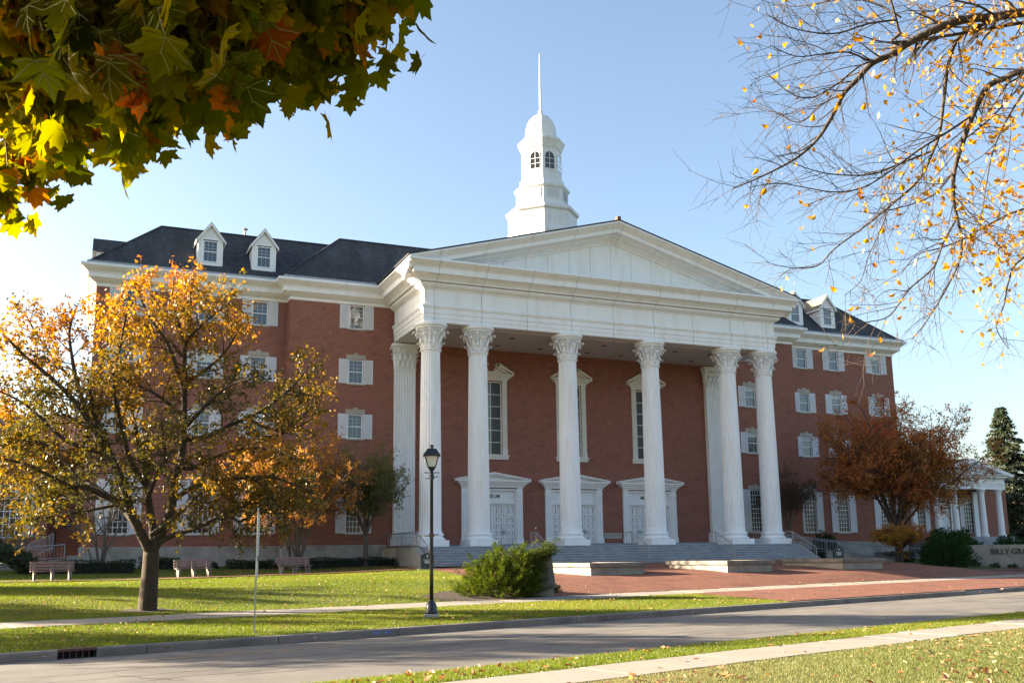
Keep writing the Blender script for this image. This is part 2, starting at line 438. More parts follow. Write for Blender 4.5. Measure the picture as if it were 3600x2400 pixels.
def sheet(name, u0, u1, v0, v1, nu, nv, mat, zf=None, dz=0.0, parent=None):
    U, V = np.meshgrid(np.linspace(u0, u1, nu), np.linspace(v0, v1, nv), indexing='ij')
    X, Y = uv(U, V)
    Z = (terrain(X, Y) if zf is None else zf(U, V)) + dz
    return grid(name, np.stack([X, Y, Z], -1), mat, parent)
def patch(name, F, B, n, k, mat, dz=.03):
    """sheet between two plan polylines F and B, laid on the terrain"""
    def res(L, n):
        L = np.array(L, float); d = np.r_[0, np.cumsum(np.hypot(*np.diff(L, axis=0).T))]; t = np.linspace(0, d[-1], n)
        return np.stack([np.interp(t, d, L[:,0]), np.interp(t, d, L[:,1])], -1)
    f, b = res(F, n), res(B, n)
    t = np.linspace(0, 1, k)[None, :, None]
    P = f[:, None]*(1-t) + b[:, None]*t
    Z = terrain(P[...,0], P[...,1]) + dz
    return grid(name, np.concatenate([P, Z[..., None]], -1), mat)

far = MB(); far.quad((-3000,-3000,-2.6),(3000,-3000,-2.6),(3000,3000,-2.6),(-3000,3000,-2.6))
tag(far.build('terrain', M['turf']), kind='structure')
tag(sheet('lawn', -95, 110, -18.02, 70, 206, 89, M['turf']), kind='structure')
tag(sheet('verge', -95, 110, -25.56, -19.83, 140, 8, M['turf']), kind='structure')
tag(sheet('near_verge', -95, 110, -34.72, -32.85, 100, 4, M['turf']), kind='structure')
tag(sheet('near_lawn', -95, 110, -110, -35.98, 100, 40, M['turf']), kind='structure')
tag(sheet('road', -300, 300, -33.2, -25.72, 80, 12, M['asphalt'], zf=lambda U, V: -2.36 + .05*np.clip(1-((V+29.4)/3.7)**2, 0, 1)), kind='structure')

# kerb of separate stones, with a drain inlet and a dropped stretch
kerb = tag(sheet('kerb', -95, 110, -25.73, -25.55, 90, 2, M['joint'], zf=lambda U, V: -2.40 + 0*U), kind='structure')
def kerb_stone(u0, u1, z0a=-2.195, z0b=-2.195):
    mb = MB()
    def P(u, v, z): x, y = uv(u, v); return (x, y, z)
    pr = [(-25.75,-2.45),(-25.75,None,-.03),(-25.72,None,0),(-25.57,None,0),(-25.55,-2.45)]
    ring = []
    for u, zt in ((u0, z0a), (u1, z0b)):
        ring.append([P(u, q[0], q[1] if len(q) == 2 else zt+q[2]) for q in pr])
    b = len(mb.v); mb.v += ring[0]+ring[1]
    for k in range(5):
        l = (k+1) % 5; mb.f.append((b+k, b+5+k, b+5+l, b+l))
    mb.f += [tuple(range(b, b+5)), tuple(range(b+9, b+4, -1))]
    me = mb.mesh('kerb_stone', M['kerb']); recalc(me)
    return link('kerb_stone', me, kerb)
u = -62.0
while u < 60:
    step = 3.05 + random.uniform(-.3, .3)
    spans = [(u, u+step-.018)]
    for h0, h1 in ((-40.05,-39.35), (-5.9,-2.5)):
        spans = [s for a, b in spans for s in ((a, min(b, h0)), (max(a, h1), b)) if s[1]-s[0] > .05]
    for a, b in spans: kerb_stone(a, b)
    u += step
for a_, b_, za, zb in ((-5.9,-5.4,-2.20,-2.335), (-5.395,-3.0,-2.335,-2.335), (-2.995,-2.5,-2.335,-2.20)):
    mb = MB(); q = []
    for u_, zf_ in ((a_, za), (b_, zb)):
        q.append([(*uv(u_, v_), z_) for v_, z_ in ((-25.76,-2.45),(-25.76,zf_),(-25.52,-2.185),(-25.52,-2.45))])
    mb.v = q[0]+q[1]; mb.f = [(0,1,2,3),(7,6,5,4)]+[(k,4+k,4+(k+1)%4,(k+1)%4) for k in range(4)]
    me = mb.mesh('kerb_stone', M['kerb']); recalc(me); link('kerb_stone', me, kerb)
dr = thing('storm_drain', 'rusty storm drain inlet set into the kerb at the left', 'drain', (*uv(-39.7,-25.65), -2.35), ANG)
mb = MB(); mb.box(-.345,.345,-.11,.14,.12,.165); mb.build('inlet_hood', M['rust'], dr)
mb = MB(); mb.box(-.345,.345,.10,.13,-.06,.12); mb.box(-.345,-.30,-.06,.10,-.06,.12); mb.box(.30,.345,-.06,.10,-.06,.12); mb.build('inlet_throat', M['dark'], dr)
for k in range(5):
    mb = MB(); mb.box(-.25+.115*k,-.235+.115*k,-.08,-.06,-.03,.12); mb.build('inlet_bar', M['rust'], dr)
mb = MB()
for a in (0, .28):
    mb.box(-33.3+a,-33.12+a,-25.7525,-25.7515,-2.30,-2.25)
mv = []
for x, y, z in mb.v: X, Y = uv(x, y); mv.append((X, Y, z))
mb.v = mv
tag(mb.build('paint_mark', M['bluepaint'], kerb), kind='structure')

# pavements of separate slabs
def slabs(name, u0, u1, v0, v1, step, zoff=.02):
    bed = tag(sheet(name, u0, u1, v0, v1, 60, 2, M['soil'], dz=-.035), kind='structure')
    u = u0
    while u < u1:
        w = step*random.uniform(.97, 1.03); a, b = u+.007, u+w-.007
        dz = random.uniform(-.006, .006)
        vs4 = [uv(a, v0), uv(b, v0), uv(b, v1), uv(a, v1)]
        mb = MB()
        top = [(x, y, tz(x, y)+zoff+dz+(random.uniform(-.004,.004))) for x, y in vs4]
        mb.prism([(x, y, z-.12) for x, y, z in top], (0, 0, .12))
        mb.build('paving_slab', M['walk'], bed)
        u += w
slabs('sidewalk', -52, 48, -19.86, -18.04, 1.55)
slabs('near_sidewalk', -44, 8, -35.95, -34.75, 1.25)

# brick plaza and the brick path across the lawn
frontL = [uv(-21.6,-17.99), uv(-10,-17.99), uv(0,-17.99), uv(15,-17.99), uv(48,-17.99)]
backL = [(-14.3,-3.0), (0,-3.0), (13.9,-3.0), (14.8,-9.5), (20.5,-9.6), (44, -1.0)]
tag(patch('plaza', frontL, backL, 110, 36, M['paver']), kind='structure')
tag(patch('brick_apron', [uv(-17.2,-25.54), uv(48,-25.54)], [uv(-15.6,-19.88), uv(48,-19.88)], 90, 10, M['paver']), kind='structure')
tag(patch('brick_path', [(-50,-10.0),(-36,-8.3),(-29.5,-7.4),(-22,-5.7),(-14.2,-4.9)], [(-50,-8.3),(-36,-6.7),(-29.5,-5.8),(-22,-4.1),(-14.2,-3.2)], 70, 6, M['paver'], .06), kind='structure')
tag(patch('brick_walk', [(14.3,-3.2),(30,-5.2),(45,-4)], [(14.3,-1.2),(30,-3.2),(45,-2)], 30, 5, M['paver'], .025), kind='structure')

# worn centre line and cracks, lying on the road
def roadz(u, v): return -2.36 + .05*max(0, 1-((v+29.4)/3.7)**2)
def strip(mb, pts, w, dz):
    for (a, b), (c, d) in zip(pts[:-1], pts[1:]):
        t = Vector((c-a, d-b)).normalized(); nx, ny = -t.y*w/2, t.x*w/2
        q = [(a-nx, b-ny), (c-nx, d-ny), (c+nx, d+ny), (a+nx, b+ny)]
        mb.quad(*[(*uv(*p), roadz(*p)+dz) for p in q])
mb = MB()
for a, b in ((-39.2,-36.6), (-36.5,-35.1), (-24.4,-22.8), (-18.9,-17.3), (-9.0,-2), (-1.8,9), (9.1,24)):
    n = max(2, int((b-a)/.8)); strip(mb, [(a+(b-a)*i/n, -27.55) for i in range(n+1)], .09, .004)
road = bpy.data.objects['road']
tag(mb.build('centre_line', M['yellow'], road), kind='structure')
mb = MB()
for a, b, v in ((-42.5,-33.5,-29.9), (-41.3,-30.0,-29.0), (-38.8,-37.6,-30.9), (-31.8,-30.4,-28.6), (-29.2,-27.6,-31.0), (-26,-24.8,-28.2), (-35.6,-34.9,-31.4), (-40,-26,-30.6), (-34,-20,-28.9), (-24,-8,-29.8), (-16,0,-28.4), (-28,-18,-31.6), (-22,-21,-30.6)):
    n = int((b-a)/.22)+2; p = []; y = v
    for i in range(n): y += random.uniform(-.045, .045); p.append((a+(b-a)*i/(n-1), y))
    strip(mb, p, .022, .003)
for u0 in (-40.2, -33.2):
    p = []; y = -29.6; x = u0
    for i in range(9): p.append((x, y)); x += random.uniform(-.1, .2); y -= .16
    strip(mb, p, .02, .003)
tag(mb.build('crack', M['crack'], road), kind='structure')
def bed(name, pts, mat):
    """irregular bare bed lying on the terrain"""
    c = np.mean(pts, axis=0); mb = MB(); n = len(pts)
    mb.v.append((c[0], c[1], tz(*c)+.045))
    for ring in (.5, 1.0):
        for p in pts:
            q = c + (np.array(p)-c)*ring; mb.v.append((q[0], q[1], tz(*q)+(.04 if ring < 1 else .012)))
    for k in range(n):
        l = (k+1) % n
        mb.f += [(0, 1+k, 1+l), (1+k, 1+n+k, 1+n+l, 1+l)]
    return tag(mb.build(name, mat), kind='structure')
bed('planting_bed', [(-20.2,-24.0),(-17.8,-24.55),(-15.2,-22.75),(-13.9,-21.2),(-14.6,-20.3),(-16.5,-20.6),(-19.4,-21.6),(-20.6,-22.9)], M['soil'])
bed('tree_bed', [(-29.62+.85*math.cos(a)*random.uniform(.8,1.2), -25.04+.7*math.sin(a)*random.uniform(.8,1.2)) for a in np.linspace(0, 6.28, 13)[:-1]], M['soil'])
bed('shrub_bed', [(21.0,-9.0),(24,-8.6),(34,-11.6),(34,-13.2),(24.0,-9.6),(21.5,-9.9)], M['soil'])

# ------------------------------------------------------------------ the college building
B = thing('college_building', 'long red brick building with white six column portico and steeple', 'building')
def bpart(mb, name, mat, smooth=False, parent=None): return mb.build(name, mat, parent or B, smooth=smooth)
YO, YI, YP = 6.88, 5.86, 5.86            # outer wings, inner wings, back wall of the portico
XO, XI, XP = 31.8, 20.2, 13.24
ZT = 15.99                               # top of the brickwork

def wall(x0, x1, z0, z1, Y, holes, depth=.24):
    """wall facing -Y with rectangular openings (x0,x1,z0,z1) and their reveals"""
    mb = MB()
    xs = sorted({x0, x1, *[h[0] for h in holes], *[h[1] for h in holes]})
    zs = sorted({z0, z1, *[h[2] for h in holes], *[h[3] for h in holes]})
    for a, b in zip(xs[:-1], xs[1:]):
        for c, d in zip(zs[:-1], zs[1:]):
            mx, mz = (a+b)/2, (c+d)/2
            if any(h[0] < mx < h[1] and h[2] < mz < h[3] for h in holes): continue
            mb.quad((a, Y, c), (b, Y, c), (b, Y, d), (a, Y, d))
    for a, b, c, d in holes:
        y = Y+depth
        mb.quad((a, Y, c), (a, Y, d), (a, y, d), (a, y, c)); mb.quad((b, Y, d), (b, Y, c), (b, y, c), (b, y, d))
        mb.quad((a, Y, d), (b, Y, d), (b, y, d), (a, y, d)); mb.quad((b, Y, c), (a, Y, c), (a, y, c), (b, y, c))
        mb.quad((a, y, c), (b, y, c), (b, y, d), (a, y, d))
    return mb

_cache = {}
def shared(key, fn):
    if key not in _cache: _cache[key] = fn()
    return _cache[key]
def shutter_mesh(w, h):
    def fn():
        mb = MB(); s = .055
        mb.box(-w/2, -w/2+s, 0, .045, 0, h); mb.box(w/2-s, w/2, 0, .045, 0, h)
        rails = [0, h-s] + ([h*.34, h*.67] if h > 2 else [])
        for r in rails: mb.box(-w/2+s, w/2-s, .004, .041, r, r+s)
        mb.box(-w/2+s, w/2-s, .036, .044, s, h-s)
        z = s+.02
        while z < h-s-.04:
            b = len(mb.v)
            mb.v += [(-w/2+s,.008,z),(w/2-s,.008,z),(w/2-s,.034,z+.052),(-w/2+s,.034,z+.052),(-w/2+s,.008,z+.012),(w/2-s,.008,z+.012)]
            mb.f += [(b+4,b+5,b+2,b+3),(b,b+1,b+5,b+4)]
            z += .062
        me = mb.mesh('shutter', M['shutter']); return me
    return shared(('sh', round(w,2), round(h,2)), fn)
def sash_mesh(w, h):
    def fn():
        mb = MB(); f = .075
        mb.box(-w/2, -w/2+f, 0, .13, 0, h); mb.box(w/2-f, w/2, 0, .13, 0, h)
        mb.box(-w/2+f, w/2-f, .002, .128, 0, f*.8); mb.box(-w/2+f, w/2-f, .002, .128, h-f*.8, h)
        mb.box(-w/2+f, w/2-f, .045, .10, h/2-.028, h/2+.028)
        iw = w-2*f
        for k in (1, 2): mb.box(-w/2+f+iw*k/3-.005, -w/2+f+iw*k/3+.005, .074, .079, f*.8, h/2-.028); mb.box(-w/2+f+iw*k/3-.006, -w/2+f+iw*k/3+.006, .052, .068, h/2+.028, h-f*.8)
        for k in (1, 2): mb.box(-w/2+f, w/2-f, .050, .066, h/2+(h/2-f)*k/3-.006, h/2+(h/2-f)*k/3+.006)
        return mb.mesh('window', M['paint'])
    return shared(('sash', round(w,2), round(h,2)), fn)
def pane_mesh(w, h, mat='pane_sky'):
    def fn():
        mb = MB(); mb.box(-w/2, w/2, 0, .008, 0, h); return mb.mesh('pane', M[mat])
    return shared(('pane', round(w,3), round(h,3), mat), fn)
def lintel_mesh(w, h, key=True):
    def fn():
        mb = MB()
        mb.prism([(-w/2,-.02,0),(w/2,-.02,0),(w/2+.0,-.02,h),(-w/2,-.02,h)], (0,.12,0))
        if key: mb.prism([(-.10,-.05,-.02),(.10,-.05,-.02),(.15,-.05,h+.11),(-.15,-.05,h+.11)], (0,.14,0))
        me = mb.mesh('lintel', M['lintel']); recalc(me); return me
    return shared(('lin', round(w,2), round(h,2), key), fn)
def sill_mesh(w):
    def fn():
        mb = MB(); mb.box(-w/2, w/2, -.075, .10, -.10, 0); return mb.mesh('sill', M['lintel'])
    return shared(('sill', round(w,2)), fn)
def sash_window(X, Y, zb, zt, w=1.02, sw=.62, lint=True, lit=0):
    h = zt-zb
    wdw = link('window', sash_mesh(w, h), B, (X, Y+.03, zb))
    iw = w-.15
    link('pane', pane_mesh(iw, h/2-.07), wdw, (0,.085,.06)); link('pane', pane_mesh(iw, h/2-.07, 'pane_sky'), wdw, (0,.07,h/2+.02))
    if lit:
        mb = MB(); hh = {1: .33, 2: .62, 3: .9}[lit]*h/2; mb.box(-iw/2+.01, iw/2-.01, .064, .068, h-.07-hh, h-.07); mb.build('blind', M['blind'], wdw)
    for s in (-1, 1): link('shutter', shutter_mesh(sw, h+.02), wdw, (s*(w/2+sw/2+.012), -.085, 0))
    link('sill', sill_mesh(w+.22), wdw, (0,-.03,0))
    if lint: link('lintel', lintel_mesh(w+.28, .30), wdw, (0,-.03,h+.03))
def tall_window(X, Y, zb, zt, w, sw, single=True):
    h = zt-zb; nc, nr = 4, 9
    mb = MB(); f = .06
    mb.box(-w/2, -w/2+f, 0, .13, 0, h); mb.box(w/2-f, w/2, 0, .13, 0, h); mb.box(-w/2+f, w/2-f, .002, .128, 0, f); mb.box(-w/2+f, w/2-f, .002, .128, h-f, h)
    iw, ih = w-2*f, h-2*f
    for k in range(1, nc): mb.box(-iw/2+iw*k/nc-.017, -iw/2+iw*k/nc+.017, .05, .085, f, h-f)
    for k in range(1, nr):
        t = .032 if k == 5 else .017
        for c in range(nc): mb.box(-iw/2+iw*c/nc+(.017 if c else 0), -iw/2+iw*(c+1)/nc-(.017 if c < nc-1 else 0), .052, .083, f+ih*k/nr-t, f+ih*k/nr+t)
    wdw = mb.build('tall_window', M['paint'], B, (X, Y+.03, zb))
    for r in range(nr):
        for c in range(nc):
            link('pane', pane_mesh(iw/nc-.036, ih/nr-.036, 'pane_dark'), wdw, (-iw/2+iw*(c+.5)/nc, .07, f+ih*r/nr+.018), rot=(random.uniform(-.006,.006), 0, random.uniform(-.008,.008)))
    for s in (-1, 1): link('shutter', shutter_mesh(sw, h+.02), wdw, (s*(w/2+sw/2+.015), -.085, 0))
    link('sill', sill_mesh(w+.24), wdw, (0,-.03,0)); link('lintel', lintel_mesh(w+.24, .30), wdw, (0,-.03,h+.03))

OX = (21.95, 25.29, 29.90)              # window axes on the outer wings
TX = (21.85, 25.25, 29.80)
FL = ((14.34,15.93,False), (10.66,12.25,True), (7.03,8.62,True))
T1 = (.95, 4.18)
holes_i, holes_o = {-1: [], 1: []}, {-1: [], 1: []}
for s in (-1, 1):
    for zb, zt, _ in FL:
        holes_i[s].append((s*15.8-.51, s*15.8+.51, zb, zt))
        for x in OX: holes_o[s].append((s*x-.51, s*x+.51, zb, zt))
    holes_i[s].append((s*15.8-.52, s*15.8+.52, *T1))
    for x in TX: holes_o[s].append((s*x-.6, s*x+.6, *T1))
# portico windows and doorways sit in the same wall
PW = (-6.2, 0.0, 6.2)
holes_c = [(x-.82, x+.82, 6.22, 11.40) for x in PW]
doors = (-6.2, .03, 6.24)
holes_c += [(x-1.80, x+1.80, .15, 3.96) for x in doors]
bpart(wall(-XI, XI, .18, ZT, YI, holes_i[-1]+holes_i[1]+holes_c, .30), 'wall', M['brick'])
for s in (-1, 1):
    a, b = sorted((s*XI, s*XO))
    bpart(wall(a, b, .18, ZT, YO, holes_o[s], .24), 'wall', M['brick'])
    mb = MB()
    mb.quad((s*XI, YI, .18), (s*XI, YO, .18), (s*XI, YO, ZT), (s*XI, YI, ZT)); mb.quad((s*XO, YO, .18), (s*XO, 22, .18), (s*XO, 22, ZT), (s*XO, YO, ZT))
    bpart(mb, 'wall', M['brick'])
    mb = MB(); p = [(s*13.6, YI-.06), (s*(XI+.06), YI-.06), (s*(XI+.06), YO-.06), (s*(XO+.06), YO-.06), (s*(XO+.06), 22)]
    mb.sweep(p, [(0,-2.2),(0,.17),(-.05,.20),(-.2,.20)], side=s); o = bpart(mb, 'plinth', M['concrete']); recalc(o.data)
mb = MB(); mb.quad((-XO,22,-1),(XO,22,-1),(XO,22,ZT),(-XO,22,ZT)); bpart(mb, 'wall', M['brick'])
lit = {(-1,0): 0, (-1,1): 2, (1,1): 2, (1,2): 3}
for s in (-1, 1):
    for fi, (zb, zt, ln) in enumerate(FL):
        sash_window(s*15.8, YI, zb, zt, lint=ln, lit=random.choice((0,0,0,1)))
        for x in OX: sash_window(s*x, YO, zb, zt, lint=ln, lit=random.choice((0,0,0,1,2)))
    tall_window(s*15.8, YI, *T1, 1.04, .63)
    for x in TX: tall_window(s*x, YO, *T1, 1.2, .66)

# cornice of the wings
prof = [(0,15.97),(.05,15.99),(.05,16.16),(.10,16.19),(.20,16.24),(.34,16.33),(.42,16.40),(.44,16.42),(.52,16.43),(.52,16.70),(.56,16.72),(.57,16.77),(.66,16.84),(.78,16.93),(.86,17.00),(.88,17.04),(.95,17.05),(.95,17.20),(.90,17.23),(.2,17.23)]
def pieces(path, step):
    """cut a plan path into straight pieces of about `step`, keeping corners whole"""
    out = []; P = [Vector(p) for p in path]
    marks = [P[0]]
    cur = [P[0]]
    for a, b in zip(P[:-1], P[1:]):
        Lh = (b-a).length; n = max(1, round(Lh/step)); d = (b-a)/Lh
        for k in range(1, n):
            q = a + (b-a)*k/n
            out.append(cur+[q-d*.006]); cur = [q+d*.006]
        cur.append(b)
    out.append(cur)
    return out
for s in (-1, 1):
    path = [(s*13.3, YI), (s*XI, YI), (s*XI, YO), (s*XO, YO), (s*XO, 21.9)]
    for pc in pieces(path, 3.1):
        if len(pc) >= 2:
            mb = MB(); mb.sweep([(p.x, p.y) for p in pc], prof, side=s); o = bpart(mb, 'cornice_block', M['white']); recalc(o.data)
    mb = MB(); mb.sweep(path, [(-.05,15.99),(.0,16.0),(.03,16.3),(.48,16.68),(.5,17.1),(.5,17.19)], side=s, ends=False); bpart(mb, 'cornice_backing', M['joint'])

# roofs
def hip(name, x0, x1, y0, y1, z0, k, ridge_y, parent=B):
    """front hipped roof with flat deck behind the ridge line"""
    h = (ridge_y-y0)*k; r = ridge_y-y0
    mb = MB(); zr = z0+h
    a, b = (x0, y0, z0), (x1, y0, z0); c, d = (x1, y1, z0), (x0, y1, z0)
    e, f_, g, i = (x0+r, ridge_y, zr), (x1-r, ridge_y, zr), (x1-r, y1-r, zr), (x0+r, y1-r, zr)
    mb.quad(a, b, f_, e); mb.quad(b, c, g, f_); mb.quad(c, d, i, g); mb.quad(d, a, e, i); mb.quad(e, f_, g, i)
    return mb
bpart(hip('roof', -32.36, 32.36, 6.28, 22.4, 17.30, .97, 10.55), 'roof', M['roof'])
bpart(hip('roof', -20.75, 20.75, 5.26, 21.5, 17.32, .97, 9.85), 'roof', M['roof'])
for s in (-1, 1):
    x0, x1 = sorted((s*20.75, s*32.42)); mb = MB(); mb.box(x0, x1, 6.0, 6.3, 17.235, 17.36); bpart(mb, 'eave_flashing', M['flash'])
    x0, x1 = sorted((s*14.7, s*20.8)); mb = MB(); mb.box(x0, x1, 4.98, 5.28, 17.235, 17.37); bpart(mb, 'eave_flashing', M['flash'])
# ridge and hip caps
for s in (-1, 1):
    for cpts in ([(s*32.36,6.28,17.33),(s*28.09,10.55,21.46),(s*15,10.55,21.46)], [(s*20.75,5.26,17.35),(s*16.16,9.85,21.79),(s*9,9.85,21.79)]):
        mb = MB(); mb.tube(cpts, .07, .07, 5); bpart(mb, 'ridge_cap', M['roof'])
mb = MB(); mb.tube([(-22.6,10.6,21.3),(-22.6,10.6,21.9)], .07, .07, 8); mb.lathe([(.16,21.9),(.2,21.95),(.05,22.05)], 10, (-22.6,10.6)); bpart(mb, 'roof_vent', M['galv'])

# dormers
def dormer(X, Y=7.1):
    zb, ze, zp, hw = 17.95, 19.86, 20.9, .77
    mb = MB()
    n = 13; hh = (ze-zb)/n
    for i in range(n):                                  # clapboards on both cheeks and beside the window
        z0, z1 = zb+i*hh, zb+(i+1)*hh-.008
        yb = Y+max(.3, (z0-17.9)/.97+.35)
        for s in (-1, 1):
            x0, x1 = sorted((s*hw, s*(hw-.1))); mb.box(x0 - (.012 if s < 0 else 0), x1 + (.012 if s > 0 else 0), Y+.03, yb, z0, z1)
        for s in (-1, 1):
            x0, x1 = sorted((s*hw, s*.52)); mb.box(x0, x1, Y-.012, Y+.03, z0, z1)
    o = mb.build('dormer', M['paint'], B, (X, 0, 0))
    mb = MB()
    for i in range(7):                                  # boards in the little gable
        z0 = ze+i*.125; w = hw*(1-(z0-ze)/(zp-ze-.12)); w1 = hw*(1-(z0+.115-ze)/(zp-ze-.12))
        if w1 > .03: mb.prism([(-w,Y-.012,z0),(w,Y-.012,z0),(w1,Y-.012,z0+.117),(-w1,Y-.012,z0+.117)], (0,.05,0))
    mb.build('gable_board', M['paint'], o)
    mb = MB()
    mb.box(-.62,.62,Y-.05,Y-.0121,zb-.02,zb+.30); mb.box(-.62,-.47,Y-.04,Y-.013,zb+.30,ze); mb.box(.47,.62,Y-.04,Y-.013,zb+.30,ze); mb.box(-.62,.62,Y-.045,Y-.0125,ze-.10,ze+.03)
    mb.box(-hw-.01,-hw+.12,Y-.03,Y-.0122,zb,ze-.02); mb.box(hw-.12,hw+.01,Y-.03,Y-.0122,zb,ze-.02)
    mb.build('trim', M['paint'], o)
    mb = MB(); yb = Y+3.2; ov = .18; k = (zp-ze)/hw
    for s in (-1, 1):
        e = hw+.17; ze2 = zp-k*e*.97
        pts = [(0,Y-ov,zp),(s*e,Y-ov,ze2),(s*e,yb,ze2),(0,yb,zp)]
        mb.prism(pts if s > 0 else pts[::-1], (0,0,.05))
    me = mb.mesh('dormer_roof', M['dormroof']); recalc(me); link('dormer_roof', me, o)
    mb = MB()
    for s in (-1, 1):
        e = hw+.17; ze2 = zp-k*e*.97
        mb.prism([(0,Y-ov-.02,zp-.005),(s*e,Y-ov-.02,ze2-.005),(s*e,Y-ov-.02,ze2-.16),(0,Y-ov-.02,zp-.19)], (0,.07,0))
        mb.box(*sorted((s*(e-.005), s*(e-.06))), Y-ov+.05, yb, ze2-.14, ze2-.005)
    me = mb.mesh('bargeboard', M['paint']); recalc(me); link('bargeboard', me, o)
    w = link('window', sash_mesh(.94, 1.42), o, (0, Y-.02, zb+.33))
    link('pane', pane_mesh(.79, .66), o, (0, Y+.06, zb+.40)); link('pane', pane_mesh(.79, .66), o, (0, Y+.045, zb+1.05))
    return o
for x in (-25.2, -21.8, 21.8, 25.2): dormer(x)
mb = MB()                                               # the dormer on the left hip, seen from its side
mb.box(-32.0,-29.3,12.4,14.0,18.0,19.9); o = mb.build('dormer', M['paint'], B)
mb = MB(); mb.prism([(-32.25,12.15,19.8),(-32.25,13.2,20.95),(-32.25,14.25,19.8)], (3.6,0,0)); mb.build('dormer_roof', M['roof'], o)

# portico: entablature blocks
ENT = [(-XP, 5.72), (-XP, -.65), (XP, -.65), (XP, 5.72)]
MOD = 3.147
def ent_pieces():
    xs = [-12.58+MOD*i for i in range(9)]
    out = []
    g = .014
    out.append([(-XP, 5.72), (-XP, 2.6+g)]); out.append([(-XP, 2.6-g), (-XP, -.65), (xs[0]-g, -.65)])
    for a, b in zip(xs[:-1], xs[1:]): out.append([(a+g, -.65), (b-g, -.65)])
    out.append([(xs[-1]+g, -.65), (XP, -.65), (XP, 2.6-g)]); out.append([(XP, 2.6+g), (XP, 5.72)])
    return out
arch = [(-.35,13.62),(0,13.62),(0,13.86),(.03,13.88),(.03,14.14),(.05,14.16),(.07,14.18),(.07,14.46),(.10,14.49),(.13,14.53),(.14,14.57),(.16,14.60),(.16,14.69),(.13,14.71),(-.1,14.71)]
fri = [(-.1,14.712),(0,14.712),(0,15.66),(-.1,15.66)]
cor = [(-.1,15.662),(.02,15.662),(.05,15.68),(.06,15.74),(.12,15.77),(.24,15.83),(.32,15.92),(.34,15.94),(.34,16.06),(.38,16.08),(.50,16.10),(.52,16.20),(.56,16.21),(.62,16.28),(.74,16.37),(.84,16.42),(.88,16.45),(.98,16.46),(.98,16.80),(1.02,16.83),(1.03,16.87),(1.12,16.94),(1.24,17.04),(1.29,17.11),(1.36,17.12),(1.36,17.25),(1.30,17.28),(-.1,17.28)]
for pc in ent_pieces():
    for nm, pf in (('architrave_block', arch), ('frieze_panel', fri), ('cornice_block', cor)):
        mb = MB(); mb.sweep(pc, pf, side=1); o = bpart(mb, nm, M['white']); recalc(o.data)
mb = MB(); mb.sweep(ENT, [(-.3,13.7),(-.02,13.7),(-.02,15.7),(.3,16.0),(.7,16.42),(.9,16.6),(.93,16.85),(1.2,17.1),(1.2,17.2)], side=1, ends=False); bpart(mb, 'joint_backing', M['joint'])
mb = MB(); mb.box(-XP+.3, XP-.3, -.30, YI, 13.60, 13.70); bpart(mb, 'porch_ceiling', M['ceiling'])
mb = MB()
for s in (-1, 1):
    mb.box(*sorted((s*12.95, s*11.9)), .3, 5.5, 13.58, 13.601)
mb.box(-12.9,12.9,.2,.30,13.585,13.601)
bpart(mb, 'ceiling_band', M['white'])
for x in (-11.2, -6.3, -3.1, 0.6, 3.4, 6.4, 9.4):
    for y in (1.8, 4.3):
        mb = MB(); mb.lathe([(.10,13.585),(.16,13.585),(.17,13.601)], 14, (x, y)); mb.lathe([(.10,13.59),(.0,13.592)], 14, (x, y), caps=False); bpart(mb, 'downlight', M['dark'])

# pediment
ZA, SLP = 21.25, (21.25-17.27)/14.6
def rz_(x): return ZA-abs(x)*SLP
xs = [i*MOD/2 for i in range(-8, 9)]
for a, b in zip(xs[:-1], xs[1:]):
    z0 = 17.2
    ta, tb = rz_(a)-.9, rz_(b)-.9
    if ta < z0 and tb < z0: continue
    g = .012; pts = [(a+g,-.60,z0),(b-g,-.60,z0)]
    if tb > z0: pts.append((b-g,-.60,tb))
    if ta > z0: pts.append((a+g,-.60,ta))
    if len(pts) < 3: continue
    mb = MB(); mb.prism(pts, (0,.08,0)); o = bpart(mb, 'tympanum_panel', M['white']); recalc(o.data)
mb = MB(); mb.prism([(-14,-.55,17.0),(14,-.55,17.0),(0,-.55,ZA-.5)], (0,.3,0)); bpart(mb, 'tympanum_backing', M['joint'])
rak = [(-.06,-1.12),(.02,-1.12),(.06,-1.10),(.07,-1.02),(.18,-.95),(.30,-.86),(.33,-.82),(.52,-.80),(.55,-.74),(.72,-.66),(.88,-.62),(.98,-.61),(.98,-.36),(1.03,-.33),(1.12,-.25),(1.24,-.14),(1.29,-.07),(1.36,-.06),(1.36,.06),(1.30,.08),(-.06,.08)]
def rake(xa, xb):
    mb = MB(); n = len(rak)
    for x in (xa, xb):
        for d, h in rak: mb.v.append((x, -.65-d, rz_(x)+h))
    for k in range(n-1): mb.f.append((k, n+k, n+k+1, k+1))
    mb.f += [tuple(range(n)), tuple(range(2*n-1, n-1, -1))]
    o = bpart(mb, 'raking_cornice_block', M['white']); recalc(o.data)
g = .012
for s in (-1, 1):
    pts = [0.0, .35] + [MOD*k for k in (1, 2, 3, 4)] + [14.55]
    for a, b in zip(pts[:-1], pts[1:]): rake(s*(a+g), s*(b-g))
# gable roof of the portico, running back to the main roof
mb = MB()
for s in (-1, 1):
    mb.prism([(0,-2.03,ZA+.09),(s*14.68,-2.03,rz_(14.68)+.09),(s*14.68,10.5,rz_(14.68)+.09),(0,10.5,ZA+.09)], (0,0,.07))
o = bpart(mb, 'roof', M['roof']); recalc(o.data)
mb = MB(); mb.box(-.1,.16,-1.9,-1.6,ZA+.16,ZA+.42); bpart(mb, 'roof_light', M['rust'])

